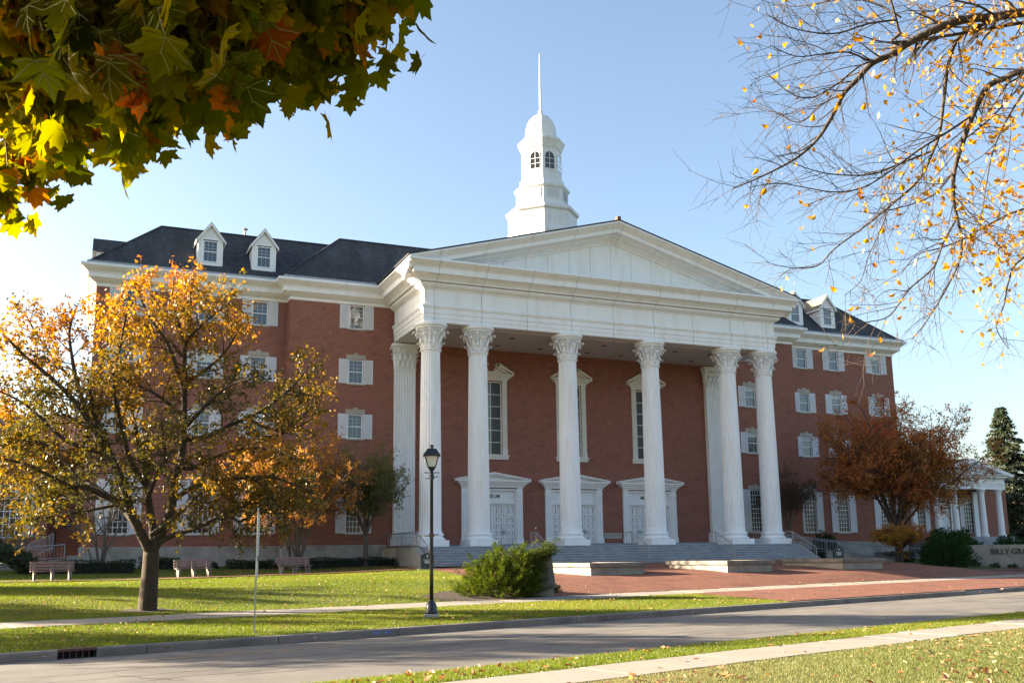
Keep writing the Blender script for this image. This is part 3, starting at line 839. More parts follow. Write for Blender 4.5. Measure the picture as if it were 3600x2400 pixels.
# columns
def flute(n, depth):
    def f(r, z, k):
        t = (k % 5)/5.0
        return r - (depth*math.sin(math.pi*t)**.7 if k % 5 else 0)
    return f
prof = []
for i in range(15):
    t = i/14; prof.append((.675-.095*(t**1.6), 1.12+(11.72-1.12)*t))
prof = [(.69,.90),(.685,.95)] + prof + [(.585,11.80),(.585,11.86)]
mb = MB()
fl = flute(24, .038)
mb.lathe(prof, 120, mod=lambda r, z, k: fl(r, z, k) if 1.05 < z < 11.76 else r)
col_mesh = mb.mesh('column', M['white'])
mb = MB(); mb.lathe([(.80,.368),(.88,.37),(.905,.42),(.89,.48),(.83,.51),(.80,.53),(.765,.58),(.765,.62),(.80,.65),(.82,.68),(.83,.72),(.81,.77),(.74,.80),(.715,.84),(.70,.90)], 48)
base_mesh = mb.mesh('column_base', M['white'], True)
mb = MB(); mb.box(-.893,.893,-.893,.893,0,.37); pl_mesh = mb.mesh('plinth', M['white'])
def leaf_strip(mb, az, path, w0, w1, th=.05, c=(0,0), curl=True):
    """acanthus-like strip: path of (r,z), tapering from w0 to w1, hugging the bell at azimuth az"""
    ca, sa = math.cos(az), math.sin(az)
    n = len(path); b = len(mb.v)
    for i, (r, z) in enumerate(path):
        w = (w0+(w1-w0)*(i/(n-1)))/2
        j = max(0, i-1); k = min(n-1, i+1)
        tr, tz_ = path[k][0]-path[j][0], path[k][1]-path[j][1]; L_ = math.hypot(tr, tz_) or 1
        nr, nz = tz_/L_, -tr/L_
        for sgn, off in ((-1,0),(0,th),(1,0),(0,-.02)):
            rr, zz = r+nr*off, z+nz*off
            mb.v.append((c[0]+rr*ca - sgn*w*sa, c[1]+rr*sa + sgn*w*ca, zz))
    for i in range(n-1):
        for k in range(4):
            l = (k+1) % 4
            mb.f.append((b+i*4+k, b+i*4+l, b+(i+1)*4+l, b+(i+1)*4+k))
    mb.f.append(tuple(b+(n-1)*4+k for k in range(4)))
mb = MB()
mb.lathe([(.585,11.86),(.64,11.88),(.67,11.93),(.64,11.99),(.57,12.0),(.55,12.1),(.54,12.5),(.57,12.85),(.66,13.08),(.84,13.24),(.93,13.27),(.94,13.33),(.90,13.35),(.97,13.37),(1.03,13.44),(1.04,13.57),(.99,13.62)], 48)
for k in range(8):
    leaf_strip(mb, 2*math.pi*(k+.5)/8, [(.59,12.02),(.62,12.18),(.66,12.32),(.75,12.43),(.85,12.44),(.88,12.37),(.84,12.31)], .34, .14, .05)
    leaf_strip(mb, 2*math.pi*k/8, [(.58,12.1),(.62,12.42),(.67,12.66),(.76,12.84),(.88,12.93),(.97,12.90),(.98,12.81),(.93,12.77)], .26, .15, .06)
    a = 2*math.pi*(k+.5)/8
    leaf_strip(mb, a, [(.60,12.5),(.66,12.75),(.76,12.97),(.90,13.12),(1.04,13.17),(1.13,13.11),(1.11,13.01),(1.03,12.99),(1.01,13.05)], .15, .11, .06)
    for s2 in (-1, 1): leaf_strip(mb, a+s2*.2, [(.62,12.72),(.68,12.92),(.78,13.08),(.88,13.16)], .08, .05, .04)
cap_mesh = mb.mesh('capital', M['white']); recalc(cap_mesh)
for x in (-12.58, -9.45, -3.147, 3.147, 9.45, 12.58):
    c = link('column', col_mesh, B, (x, 0, 0))
    link('capital', cap_mesh, c); link('column_base', base_mesh, c); link('plinth', pl_mesh, c)

# pilasters against the wall
def pilaster(X, s):
    hw, yf = .70, 5.50; mb = MB()
    n = 7; pts = [(-hw, YI), (-hw, yf), (-hw+.06, yf)]
    cw = (2*hw-.12)/n
    for i in range(n):
        x0 = -hw+.06+i*cw
        for t in (.12, .3, .5, .7, .88): pts.append((x0+cw*t, yf+.05*math.sin(math.pi*(t-.12)/.76)))
    pts += [(hw-.06, yf), (hw, yf), (hw, YI)]
    b = len(mb.v); k = len(pts)
    for z in (1.15, 11.65):
        for x, y in pts: mb.v.append((x, y, z))
    for i in range(k-1): mb.f.append((b+i, b+i+1, b+k+i+1, b+k+i))
    mb.box(-hw,hw,yf,YI,.92,1.15); mb.box(-hw,hw,yf,YI,11.65,11.78); mb.box(-hw-.05,hw+.05,yf-.05,YI,11.78,11.87)
    o = mb.build('pilaster', M['white'], B, (X, 0, 0)); recalc(o.data)
    mb = MB(); mb.box(-hw-.16,hw+.16,yf-.16,YI,.15,.5); mb.box(-hw-.12,hw+.12,yf-.12,YI,.5,.66); mb.box(-hw-.07,hw+.07,yf-.07,YI,.68,.8); mb.box(-hw-.03,hw+.03,yf-.03,YI,.80,.92)
    mb.build('pilaster_base', M['white'], o)
    mb = MB()
    for z0, z1, e in ((11.87,12.9,.0),(12.9,13.2,.10)):
        mb.prism([(-hw-e,YI,z0),(-hw-e,yf-e,z0),(hw+e,yf-e,z0),(hw+e,YI,z0)], (0,0,z1-z0))
    mb.box(-hw-.16,hw+.16,yf-.16,YI,13.2,13.28); mb.box(-hw-.24,hw+.24,yf-.24,YI,13.28,13.40); mb.box(-hw-.20,hw+.20,yf-.2,YI,13.40,13.50)
    for i in range(4):
        x = -hw+.2+i*(2*hw-.4)/3
        for pth, w in (([(0,11.9),(.03,12.1),(.06,12.25),(.14,12.36),(.22,12.38),(.24,12.33)], .34),):
            b0 = len(mb.v); leaf_strip(mb, -math.pi/2, [(r+.02, z) for r, z in pth], w, .12, .05, c=(x, yf))
    for i in range(3):
        x = -hw+.35+i*(2*hw-.7)/2
        leaf_strip(mb, -math.pi/2, [(.02,12.2),(.05,12.5),(.10,12.68),(.2,12.80),(.28,12.80),(.29,12.74)], .32, .12, .05, c=(x, yf))
        leaf_strip(mb, -math.pi/2, [(.02,12.7),(.06,12.95),(.16,13.12),(.26,13.16),(.30,13.10),(.27,13.04)], .12, .08, .04, c=(x-.12, yf)); leaf_strip(mb, -math.pi/2, [(.02,12.7),(.06,12.95),(.16,13.12),(.26,13.16),(.30,13.10),(.27,13.04)], .12, .08, .04, c=(x+.12, yf))
    for s2 in (-1, 1):
        leaf_strip(mb, -math.pi/2+s2*R(70), [(.0,12.55),(.06,12.8),(.16,13.0),(.30,13.12),(.40,13.14),(.44,13.07),(.40,13.0)], .14, .08, .05, c=(s2*hw, yf+.05))
        leaf_strip(mb, -math.pi/2+s2*R(75), [(.0,11.9),(.04,12.2),(.1,12.42),(.2,12.5),(.25,12.45)], .3, .1, .05, c=(s2*hw, yf+.15))
        leaf_strip(mb, -math.pi/2+s2*R(75), [(.0,12.2),(.05,12.5),(.12,12.72),(.24,12.82),(.3,12.76)], .28, .1, .05, c=(s2*hw, yf+.15))
    me = mb.mesh('capital', M['white']); recalc(me); link('capital', me, o)
pilaster(-12.5, -1); pilaster(12.15, 1)

# tall portico windows with broken pediments
for x in PW:
    mb = MB(); hw = .80
    for s in (-1, 1): mb.box(*sorted((s*(hw-.06), s*hw)), .0, .16, .0, 5.14)
    mb.box(-hw+.06,hw-.06,.002,.158,0,.07); mb.box(-hw+.06,hw-.06,.002,.158,5.07,5.14)
    mb.box(-.03,.03,.08,.13,.07,5.07)
    for k in range(1, 6):
        z = .07+5.0*k/6; mb.box(-hw+.06,-.03,.082,.128,z-.022,z+.022); mb.box(.03,hw-.06,.082,.128,z-.022,z+.022)
    w = mb.build('portico_window', M['trim'], B, (x, YI+.02, 6.24))
    for k in range(6):
        for s in (-1, 1): link('pane', pane_mesh(.70, .785, 'pane_blue'), w, (s*.385, .105, .07+5.0*k/6+.024))
    mb = MB()
    for s in (-1, 1):
        mb.box(*sorted((s*.84, s*1.18)), -.10, -.021, .0, 5.2); mb.box(*sorted((s*.82, s*1.20)), -.13, -.021, .0, .36); mb.box(*sorted((s*.82, s*1.20)), -.125, -.021, 4.86, 4.90)
        for j in range(4): mb.box(*sorted((s*(.88+.075*j), s*(.905+.075*j))), -.118, -.10, .45, 4.8)
    mb.build('surround', M['trim'], w)
    mb = MB(); mb.box(-1.30,1.30,-.20,-.021,-.10,-.003); mb.box(-1.24,1.24,-.14,-.021,-.30,-.10); mb.build('sill', M['trim'], w)
    mb = MB()
    mb.box(-1.22,1.22,-.16,-.021,5.2,5.36); mb.box(-1.34,1.34,-.24,-.021,5.36,5.47); mb.box(-1.48,1.48,-.34,-.021,5.47,5.56); mb.box(-1.60,1.60,-.42,-.021,5.56,5.66)
    mb.prism([(-1.3,-.12,5.66),(1.3,-.12,5.66),(.34,-.12,6.2),(.2,-.12,5.86),(-.2,-.12,5.86),(-.34,-.12,6.2)], (0,.10,0))
    for s in (-1, 1):
        pts = [(1.60,5.66),(1.62,5.78),(.50,6.42),(.40,6.40),(.34,6.30),(.34,6.2)]
        mb.prism([(s*a,-.40,b) for a, b in pts], (0,.38,0))
        mb.prism([(s*a,-.30,b-.09) for a, b in ((1.40,5.74),(.42,6.28),(.36,6.18),(1.2,5.74))], (0,.28,0))
        mb.lathe([(.12,-.40),(.12,-.03)], 12); 
        nv = 24
        for q in range(len(mb.v)-nv, len(mb.v)):
            X_, Y_, Z_ = mb.v[q]; mb.v[q] = (s*.40+X_, Z_, 6.30+Y_)
    me = mb.mesh('broken_pediment', M['trim']); recalc(me); link('broken_pediment', me, w)

# doorways
def text(body, size, mat, parent, loc, align='CENTER', ext=.008, rot=(math.pi/2,0,0), name='lettering', bold=.0, sx=1.0):
    c = bpy.data.curves.new(name, 'FONT'); c.body = body; c.size = size; c.align_x = align; c.extrude = ext; c.offset = bold
    c.materials.append(mat); c.space_line = .85
    o = bpy.data.objects.new(name, c); COL.objects.link(o); o.parent = parent; o.location = loc; o.rotation_euler = rot; o.scale = (sx,1,1)
    return o
def leaf_panel_mesh(h, rows, w=.80):
    def fn():
        mb = MB(); t = .06
        mb.box(-w/2+.004, w/2-.004, .12, .14, 0, h)
        cols = 2; mw = .10; pw = (w-mw*3)/2; mh = .11; ph = (h-mh*(rows+1))/rows
        for c in range(cols+1): x = -w/2+.004+c*(pw+mw-.003); mb.box(x, x+mw-.002, -.02, .12, 0, h)
        for c in range(cols):
            x0 = -w/2+mw+c*(pw+mw)
            for r in range(rows+1): z = r*(ph+mh); mb.box(x0, x0+pw, -.019, .12, z, z+mh)
            for r in range(rows):
                z = mh+r*(ph+mh); mb.box(x0+.05, x0+pw-.05, .03, .12, z+.07, z+ph-.07)
        return mb.mesh('door_leaf', M['paint'])
    return shared(('leaf', h, rows), fn)
for i, x in enumerate(doors):
    mb = MB()
    for s in (-1, 1):
        mb.box(*sorted((s*1.80, s*2.24)), -.16, -.003, .0, 3.86); mb.box(*sorted((s*1.77, s*2.28)), -.20, -.003, .0, .42); mb.box(*sorted((s*1.78, s*2.27)), -.19, -.003, 3.46, 3.52)
        for j in range(5): mb.box(*sorted((s*(1.86+.075*j), s*(1.885+.075*j))), -.178, -.16, .5, 3.4)
        mb.box(*sorted((s*1.70, s*1.799)), -.05, .22, .0, 3.78)
    mb.box(-1.70,1.70,-.04,.22,2.74,2.90); mb.box(-1.70,1.70,-.04,.22,3.66,3.80)
    mb.box(-.055,.055,.04,.22,0,2.74)
    d = mb.build('doorway', M['paint'], B, (x, YI, .15))
    mb = MB()
    mb.box(-2.3,2.3,-.24,-.003,3.86,4.0); mb.box(-2.42,2.42,-.34,-.003,4.0,4.12); mb.box(-2.55,2.55,-.46,-.003,4.12,4.24); mb.box(-2.70,2.70,-.58,-.003,4.24,4.36)
    mb.prism([(-2.3,-.2,4.36),(2.3,-.2,4.36),(0,-.2,4.74)], (0,.19,0))
    for s in (-1, 1): mb.prism([(0,-.58,4.76),(s*2.72,-.58,4.362),(s*2.72,-.58,4.44),(0,-.58,4.88)], (0,.57,0)); mb.prism([(0,-.48,4.66),(s*2.3,-.48,4.362),(s*2.6,-.48,4.362),(0,-.48,4.755)], (0,.47,0))
    me = mb.mesh('pediment', M['paint']); recalc(me); link('pediment', me, d)
    mb = MB(); mb.box(-1.70,1.70,.12,.20,2.90,3.66)
    hw, c = 1.45, .16                                        # notched moulding frame on the panel over the doors
    out = [(-hw,3.02+c),(-hw+c,3.02+c),(-hw+c,3.02),(hw-c,3.02),(hw-c,3.02+c),(hw,3.02+c),(hw,3.56-c),(hw-c,3.56-c),(hw-c,3.56),(-hw+c,3.56),(-hw+c,3.56-c),(-hw,3.56-c)]
    for a, b in zip(out, out[1:]+out[:1]): mb.bar((a[0],.112,a[1]), (b[0],.112,b[1]), .028, .03)
    mb.build('over_door_panel', M['paint'], d)
    for k, px in enumerate((-1.27,-.45,.45,1.27)):
        px = (-1.29,-.47,.47,1.29)[k]
        lf = link('door_leaf', leaf_panel_mesh(1.95, 4), d, (px, .10, .01)); link('fixed_panel', leaf_panel_mesh(.74, 1), d, (px, .10, 1.985))
    for s in (-1, 1):
        for t in (-1, 1):
            mb = MB(); X = s*.88+t*.07; mb.tube([(X,.08,.72),(X,.0,.76),(X+t*.02,-.01,.86),(X,.0,.96),(X,.08,1.0)], .02, .02, 6); mb.build('door_handle', M['metal'], d)
    if i != 1: text('MUSEUM', .36, M['letter'], d, (0, .118, 3.17), bold=.004, sx=.92)
mb = MB(); mb.box(2.41,3.83,YI-.05,YI-.003,.52,.92); pq = bpart(mb, 'wall_plaque', M['lintel'])
text('BILLY GRAHAM CENTER', .11, M['engrave'], pq, (3.12, YI-.052, .74), ext=.004); 
mb = MB(); mb.box(-3.0,-2.9,YI-.03,YI-.003,1.22,1.34); bpart(mb, 'door_bell', M['paint'])
mb = MB(); mb.box(-13.7,13.7,-1.15,YI,-.30,0); mb.box(-13.0,13.0,1.3,YI,0,.15); bpart(mb, 'porch_floor', M['step'])

# steeple
def oct_(prof, name, mat, parent, smooth=False, c=(0,10.0)):
    mb = MB(); mb.lathe(prof, 8, c, R(22.5)); return mb.build(name, mat, parent, smooth=smooth)
KS = .868
def ks(p): return [(r*KS, z) for r, z in p]
st = oct_(ks([(3.3,19.0),(3.3,23.85),(3.22,23.95),(3.12,24.15),(3.12,25.42),(3.26,25.48),(3.32,25.55),(3.32,25.76),(3.0,25.86),(2.72,25.98),(2.50,26.18),(2.40,26.36),(2.36,26.38),(2.36,27.40),(2.46,27.45),(2.54,27.52),(2.54,27.70),(2.3,27.80),(2.1,28.0),(2.0,28.3),(2.0,28.44),(1.9,28.47),(1.87,28.52),(1.84,28.62),(1.82,30.86),(1.88,30.88),(1.92,31.0),(2.02,31.2),(2.12,31.42),(2.17,31.46),(2.17,31.64),(1.6,31.72)]), 'steeple', M['steeple'], B)
mb = MB(); mb.lathe(ks([(3.36,22.75),(3.44,22.80),(3.44,22.95),(3.36,23.0)]), 8, (0,10.0), R(22.5)); mb.build('steeple_base', M['steeple'], st)
oct_(ks([(1.66,31.70),(1.62,31.78),(1.55,32.0),(1.46,32.3),(1.40,32.65),(1.37,32.95),(1.30,33.25),(1.14,33.58),(.88,33.85),(.55,34.02),(.22,34.1),(.20,34.12)]), 'dome', M['steeple'], st)
mb = MB(); mb.lathe([(.21,34.1),(.24,34.2),(.17,34.28),(.17,34.42),(.20,34.48),(.10,34.52),(.095,35.5),(.07,37.3),(.03,39.3),(.008,39.5)], 10, (0,10.0)); mb.build('spire_rod', M['steeple'], st)
def face_obj(mb, k, ap, name, mat, par):
    a = R(45*k)-math.pi/2
    return mb.build(name, mat, par, (ap*math.cos(a), 10+ap*math.sin(a), 0), a+math.pi/2)
c8 = math.cos(R(22.5))
for k in range(8):
    mb = MB(); hw = .52                                     # louvred opening
    for s in (-1, 1): mb.box(*sorted((s*hw, s*(hw+.05))), -.035, .05, 26.52, 27.34)
    mb.box(-hw,hw,-.033,.05,26.52,26.56); mb.box(-hw,hw,-.033,.05,27.30,27.34)
    for j in range(11):
        z = 26.57+j*.0665; mb.prism([(-hw,-.028,z),(hw,-.028,z),(hw,.0,z+.055),(-hw,.0,z+.055)], (0,.012,.012))
    face_obj(mb, k, 2.36*KS*c8, 'louvre', M['shutter'], st)
    mb = MB(); w2, zb, zs = .40, 29.10, 30.10               # round-headed lantern window
    arc = [(w2*math.cos(t), zs+w2*math.sin(t)) for t in np.linspace(0, math.pi, 13)]
    mb.prism([(-w2,-.012,zb),(w2,-.012,zb)]+[(x_, -.012, z_) for x_, z_ in arc], (0,.03,0))
    pn = face_obj(mb, k, 1.825*KS*c8, 'lantern_window', M['pane_dark'], st)
    mb = MB(); mb.box(-.02,.02,-.03,-.0121,zb,zs+w2)
    for z in (zb+.40, zb+.82): mb.box(-w2,-.02,-.029,-.0122,z-.018,z+.018); mb.box(.02,w2,-.029,-.0122,z-.018,z+.018)
    mb.box(-w2-.03,w2+.03,-.035,.02,zb-.05,zb)
    for p, q in zip(arc[:-1], arc[1:]): mb.bar((p[0],-.015,p[1]), (q[0],-.015,q[1]), .05, .05)
    for s in (-1, 1): mb.box(*sorted((s*w2, s*(w2+.03))), -.032, .02, zb, zs)
    face_obj(mb, k, 1.825*KS*c8, 'glazing_bar', M['steeple'], st)

# ------------------------------------------------------------------ side buildings
A = thing('brick_annex', 'low red brick annex with brown shingle roof behind the golden tree', 'building')
WY = 9.0
hx = [(-36.35,-35.05,.85,3.9), (-41.0,-39.7,.85,3.9)]
mb = wall(-78, -33.65, -.6, 5.75, WY, hx)
mb.quad((-33.65,WY,-.6),(-33.65,11.0,-.6),(-33.65,11.0,5.75),(-33.65,WY,5.75)); mb.quad((-33.65,11.0,-.6),(-31.75,11.0,-.6),(-31.75,11.0,5.75),(-33.65,11.0,5.75))
mb.build('wall', M['brick'], A)
mb = MB(); mb.prism([(-79,8.35,5.98),(-31.9,8.35,5.98),(-31.9,13.4,8.65),(-79,13.4,8.65)], (0,0,.08)); mb.prism([(-79,18.4,5.98),(-79,13.4,8.65),(-31.9,13.4,8.65),(-31.9,18.4,5.98)], (0,0,.08))
o = mb.build('roof', M['roofbrown'], A); recalc(o.data)
mb = MB(); mb.sweep([(-79,WY-.02),(-31.92,WY-.02)], [(0,5.70),(.06,5.72),(.30,5.80),(.34,5.96),(.52,5.98),(.62,6.05),(.62,6.14),(.5,6.14)], side=1); o = mb.build('cornice', M['limestone'], A); recalc(o.data)
for a, b, c, d in hx:
    X = (a+b)/2; w = b-a; h = d-c; mb = MB()
    for k in range(5): mb.box(-w/2+w*k/4-.025, -w/2+w*k/4+.025, .02, .10, 0, h)
    for k in range(9): mb.box(-w/2+.025, w/2-.025, .03, .09, h*k/8-.02, h*k/8+.02)
    wd = mb.build('tall_window', M['paint'], A, (X, WY, c))
    me = pane_mesh(w/4-.05, h/8-.04, 'pane_dark')
    for i in range(4):
        for k in range(8): link('pane', me, wd, (-w/2+w*(i+.5)/4, .06, h*k/8+.02))
    for s in (-1, 1): link('shutter', shutter_mesh(.66, h), wd, (s*(w/2+.34), -.06, 0))
    link('sill', sill_mesh(w+.2), wd, (0,0,0))
mb = MB(); mb.box(-33.3,-33.18,WY+1.86,WY+1.99,-.6,5.7); mb.build('downpipe', M['pipe'], A)
sg = thing('wall_sign', 'small dark sign with white print on the recessed brick wall', 'sign', (-32.6, 10.97, 1.5))
mb = MB(); mb.prism([(-.2,0,0),(.2,0,0),(.2,0,.42),(.12,0,.5),(-.12,0,.5),(-.2,0,.42)], (0,-.03,0)); mb.build('board', M['dark'], sg)
for z, w in ((.10,.26),(.23,.28),(.38,.14)):
    mb = MB(); mb.box(-w/2,w/2,-.034,-.031,z,z+.05); mb.build('print_line', M['whiteprint'], sg)

C_ = thing('white_portico_annex', 'small white columned portico on the brick side wing at the right', 'building', (37.1, 5.0, 0))
mb = wall(-5.4, 7.6, -1.5, 5.45, 2.6, [(-.65,.65,.8,4.0),(2.3,3.4,.9,3.9),(-3.4,-2.3,.9,3.9)])
mb.quad((7.6,2.6,-1.5),(7.6,12,-1.5),(7.6,12,5.45),(7.6,2.6,5.45))
mb.build('wall', M['brick'], C_)
mb = hip('roof', -5.6, 8.0, 2.1, 16, 5.5, .62, 6.6); mb.build('roof', M['roof'], C_)
mb = MB(); mb.prism([(-4.6,-.3,5.72),(0,-.3,7.0),(0,6,7.0),(-4.6,6,5.72)], (0,0,.08)); mb.prism([(0,-.3,7.0),(4.6,-.3,5.72),(4.6,6,5.72),(0,6,7.0)], (0,0,.08)); o = mb.build('portico_roof', M['roof'], C_); recalc(o.data)
mb = MB(); mb.box(-4.4,4.4,-.6,3,-1.6,.5); mb.box(-4.6,4.6,-1.0,-.6,-1.6,.25); mb.build('floor', M['step'], C_)
mb = MB(); mb.sweep([(-4.15,2.6),(-4.15,-.3),(4.15,-.3),(4.15,2.6)], [(-.6,4.5),(0,4.5),(0,4.78),(.04,4.8),(.04,4.98),(.1,5.0),(.1,5.04),(0,5.05),(0,5.36),(.1,5.4),(.2,5.46),(.42,5.48),(.42,5.6),(.58,5.66),(.62,5.76),(-.6,5.76)], side=1); o = mb.build('entablature', M['paint'], C_); recalc(o.data)
mb = MB(); mb.prism([(-4.0,-.28,5.7),(4.0,-.28,5.7),(0,-.28,6.85)], (0,.2,0)); mb.build('tympanum', M['paint'], C_)
for s in (-1, 1):
    mb = MB(); mb.prism([(0,-.28,6.72),(s*4.5,-.28,5.5),(s*4.78,-.28,5.70),(0,-.28,7.04)], (0,-.62,0)); o = mb.build('raking_cornice', M['paint'], C_); recalc(o.data)
mb = MB(); mb.lathe([(.33,.5),(.33,.58),(.36,.62),(.30,.70),(.27,.74),(.265,1.6),(.225,4.05),(.25,4.08),(.23,4.12),(.26,4.25),(.34,4.40),(.37,4.42),(.37,4.5)], 20); cm = mb.mesh('column', M['paint'])
for x in (-3.6,-1.58,1.58,3.6): link('column', cm, C_, (x, -.02, 0))
for x in (-3.6, 3.6):
    mb = MB(); mb.box(x-.26,x+.26,2.4,2.59,.5,4.5); mb.build('pilaster', M['paint'], C_)
for x, w in ((2.85,1.1),(-2.85,1.1)):
    wd = MB(); 
    for k in range(5): wd.box(-w/2+w*k/4-.02, -w/2+w*k/4+.02, .02, .09, 0, 3.0)
    for k in range(9): wd.box(-w/2+.02, w/2-.02, .03, .08, 3.0*k/8-.018, 3.0*k/8+.018)
    wo_ = wd.build('tall_window', M['paint'], C_, (x, 2.62, .9))
    mb = MB(); mb.box(-w/2,w/2,.05,.06,0,3.0); mb.build('glazing', M['pane_dark'], wo_)
    for s in (-1, 1): link('shutter', shutter_mesh(.5, 3.0), wo_, (s*(w/2+.27), -.07, 0))
mb = MB(); mb.box(-.62,.62,2.66,2.74,.55,3.0); mb.box(-.62,.62,2.66,2.74,3.1,3.95); mb.box(-.85,-.65,2.5,2.59,.5,4.1); mb.box(.65,.85,2.5,2.59,.5,4.1); mb.build('door', M['paint'], C_)

# ------------------------------------------------------------------ steps, ramps and rails
S = thing('front_steps', 'wide blue grey stone steps climbing to the portico', 'steps', (0,-1.2,0))
for i in range(7):
    z1 = -.153*i-.002 if i else -.005
    x = -13.55
    for wseg in (6.9, 6.7, 7.0, 6.5):
        mb = MB(); y0 = -.33*i - (0 if i else .02)
        mb.box(x+.004, x+wseg-.004, y0-.33, y0+.10 if i else y0+.04, z1-.153-.06, z1-.0)
        mb.build('step', M['step'], S)
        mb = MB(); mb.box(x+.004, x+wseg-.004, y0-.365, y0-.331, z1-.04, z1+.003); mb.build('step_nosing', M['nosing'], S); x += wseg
def rail_run(name, label, pts, n, h=.86, mat='rail', group=None, mid=False, cat='railing', r=.022, topup=0):
    """sloping guard rail: posts, top and bottom rail, balusters"""
    P = [Vector(p) for p in pts]
    t = thing(name, label, cat, P[0], 0, group); o = P[0]
    P = [p-o for p in P]; up = Vector((0,0,h))
    mb = MB(); mb.tube([p+up for p in P], r*1.25, r*1.25, 8)
    mb.build('top_rail', M[mat], t)
    mb = MB(); mb.tube([p+Vector((0,0,.10)) for p in P], r, r, 6)
    mb.build('bottom_rail', M[mat], t)
    for p in P:
        mb = MB(); mb.tube([p-Vector((0,0,.15)), p+up], r*1.2, r*1.2, 8); mb.build('post', M[mat], t)
    D = [0]
    for a, b in zip(P[:-1], P[1:]): D.append(D[-1]+(b-a).length)
    bm_ = MB(); bm_.tube([(0,0,.10),(0,0,h)], r*.5, r*.5, 5); bme = bm_.mesh('baluster', M[mat])
    for k in range(1, n):
        d = D[-1]*k/n
        i = max(j for j in range(len(D)-1) if D[j] <= d)
        q = P[i].lerp(P[i+1], (d-D[i])/(D[i+1]-D[i]))
        link('baluster', bme, t, q)
    return t
zst = -1.07
for x, lab in ((-6.2,'railing down the steps left of the middle door, half behind the juniper'), (.55,'railing down the steps right of the middle door'), (6.95,'railing down the steps beside the fifth column')):
    rail_run('step_railing', lab, [(x,-.5,0),(x,-1.25,0),(x,-3.3,zst+.12)], 14, .82, group='railings on the front steps')
rail_run('step_railing', 'railing along the right end of the steps beside the sixth column', [(13.35,.6,0),(13.35,-1.2,0),(13.35,-3.5,zst)], 18, .82, group='railings on the front steps')
rail_run('step_railing', 'railing along the left end of the steps on the cheek wall', [(-13.75,4.9,.0),(-13.75,-1.0,.0),(-13.75,-3.4,zst+.1)], 36, .86, group='railings on the front steps')
rail_run('porch_railing', 'close railing closing the porch floor behind the left end column', [(-13.75,4.9,.02),(-11.6,4.9,.02)], 18, .86, group='railings on the porch')
rail_run('porch_railing', 'close railing closing the porch floor between the right end columns', [(10.6,1.1,.15),(13.3,1.1,.15)], 22, .82, group='railings on the porch')
for s, lab in ((-1,'low concrete cheek wall at the left end of the steps'), (1,'low concrete cheek wall at the right end of the steps')):
    cw = thing('cheek_wall', lab, 'wall', (s*13.75, 0, 0))
    mb = MB(); mb.prism([(-.17,5.6,-.02),(-.17,-1.1,-.02),(-.17,-3.45,zst-.02),(-.17,-3.45,-1.5),(-.17,5.6,-1.5)], (.34,0,0)); mb.build('wall', M['concrete'], cw); recalc(cw.children[0].data)
    mb = MB(); mb.prism([(-.2,5.6,-.02),(-.2,-1.12,-.02),(-.2,-1.12,.05),(-.2,5.6,.05)], (.4,0,0)); mb.build('coping', M['cap'], cw); recalc(cw.children[1].data)
# ramp on the right
rp = thing('ramp', 'concrete ramp climbing to the porch past the right wing', 'ramp', (14, 1.5, 0))
mb = MB(); mb.prism([(0,0,-.05),(9.5,-1.6,-1.15),(9.5,-1.6,-1.7),(0,0,-1.7)], (.15,1.3,0)); mb.build('slab', M['concrete'], rp); recalc(rp.children[0].data)
rail_run('ramp_railing', 'grey railing on the street side of the right ramp', [(14.2,1.4,-.1),(18.8,.6,-.62),(24.0,-.25,-1.25)], 46, .80, 'rail_blue', 'railings on the ramps')
rail_run('ramp_railing', 'grey railing on the wall side of the right ramp', [(14.4,2.8,-.1),(19,2.0,-.62),(27.5,.6,-1.3)], 56, .80, 'rail_blue', 'railings on the ramps')
# ramp and stair on the left
rl = thing('ramp', 'concrete ramp beside the brick annex at the far left', 'ramp', (-40, 3.6, -1.2))
mb = MB(); mb.prism([(0,0,.25),(7.6,0,.75),(7.6,0,-.4),(0,0,-.4)], (0,1.5,0)); mb.box(7.6,8.9,0,6.6,-.4,.92); mb.build('slab', M['concrete'], rl); recalc(rl.children[0].data)
rail_run('ramp_railing', 'blue grey railing in front of the bicycle at the far left', [(-40.0,3.55,-.95),(-36.4,3.55,-.72),(-32.5,3.55,-.48)], 44, .80, 'rail_blue', 'railings on the ramps')
rail_run('ramp_railing', 'blue grey railing climbing to the recessed brick wall', [(-34.3,3.6,-.55),(-33.2,6.6,.1)], 14, .9, 'rail_blue', 'railings on the ramps')
rail_run('ramp_railing', 'brown rail along the foot of the brick annex', [(-36.4,7.6,.12),(-33.4,7.6,.02)], 4, .8, 'rail', 'railings on the ramps')

# bicycle
bk = thing('bicycle', 'bicycle with green frame parked behind the far left railing', 'bicycle', (-36.2, 4.25, -.75), 0.05)
for x in (-.52, .52):
    mb = MB(); n = 20
    mb.tube([(x+.33*math.cos(2*math.pi*k/n), 0, .33+.33*math.sin(2*math.pi*k/n)) for k in range(n+1)], .022, .022, 6)
    for k in range(8): mb.bar((x,0,.33), (x+.32*math.cos(math.pi*k/4),0,.33+.32*math.sin(math.pi*k/4)), .006)
    mb.build('wheel', M['metal'], bk)
M['bike'] = surf('green_bike_paint', (.03,.35,.12), (.04,.40,.15), 5, .4)
mb = MB()
for p, q in (((-.52,0,.33),(-.05,0,.30)),((-.52,0,.33),(-.18,0,.82)),((-.05,0,.30),(-.2,0,.90)),((-.05,0,.30),(.36,0,.80)),((-.17,0,.80),(.34,0,.86)),((.33,0,.95),(.52,0,.33))): mb.tube([p, q], .022, .022, 6)
mb.build('frame', M['bike'], bk)
mb = MB(); mb.box(-.34,-.08,-.07,.07,.90,.97); mb.build('saddle', M['bike'], bk)
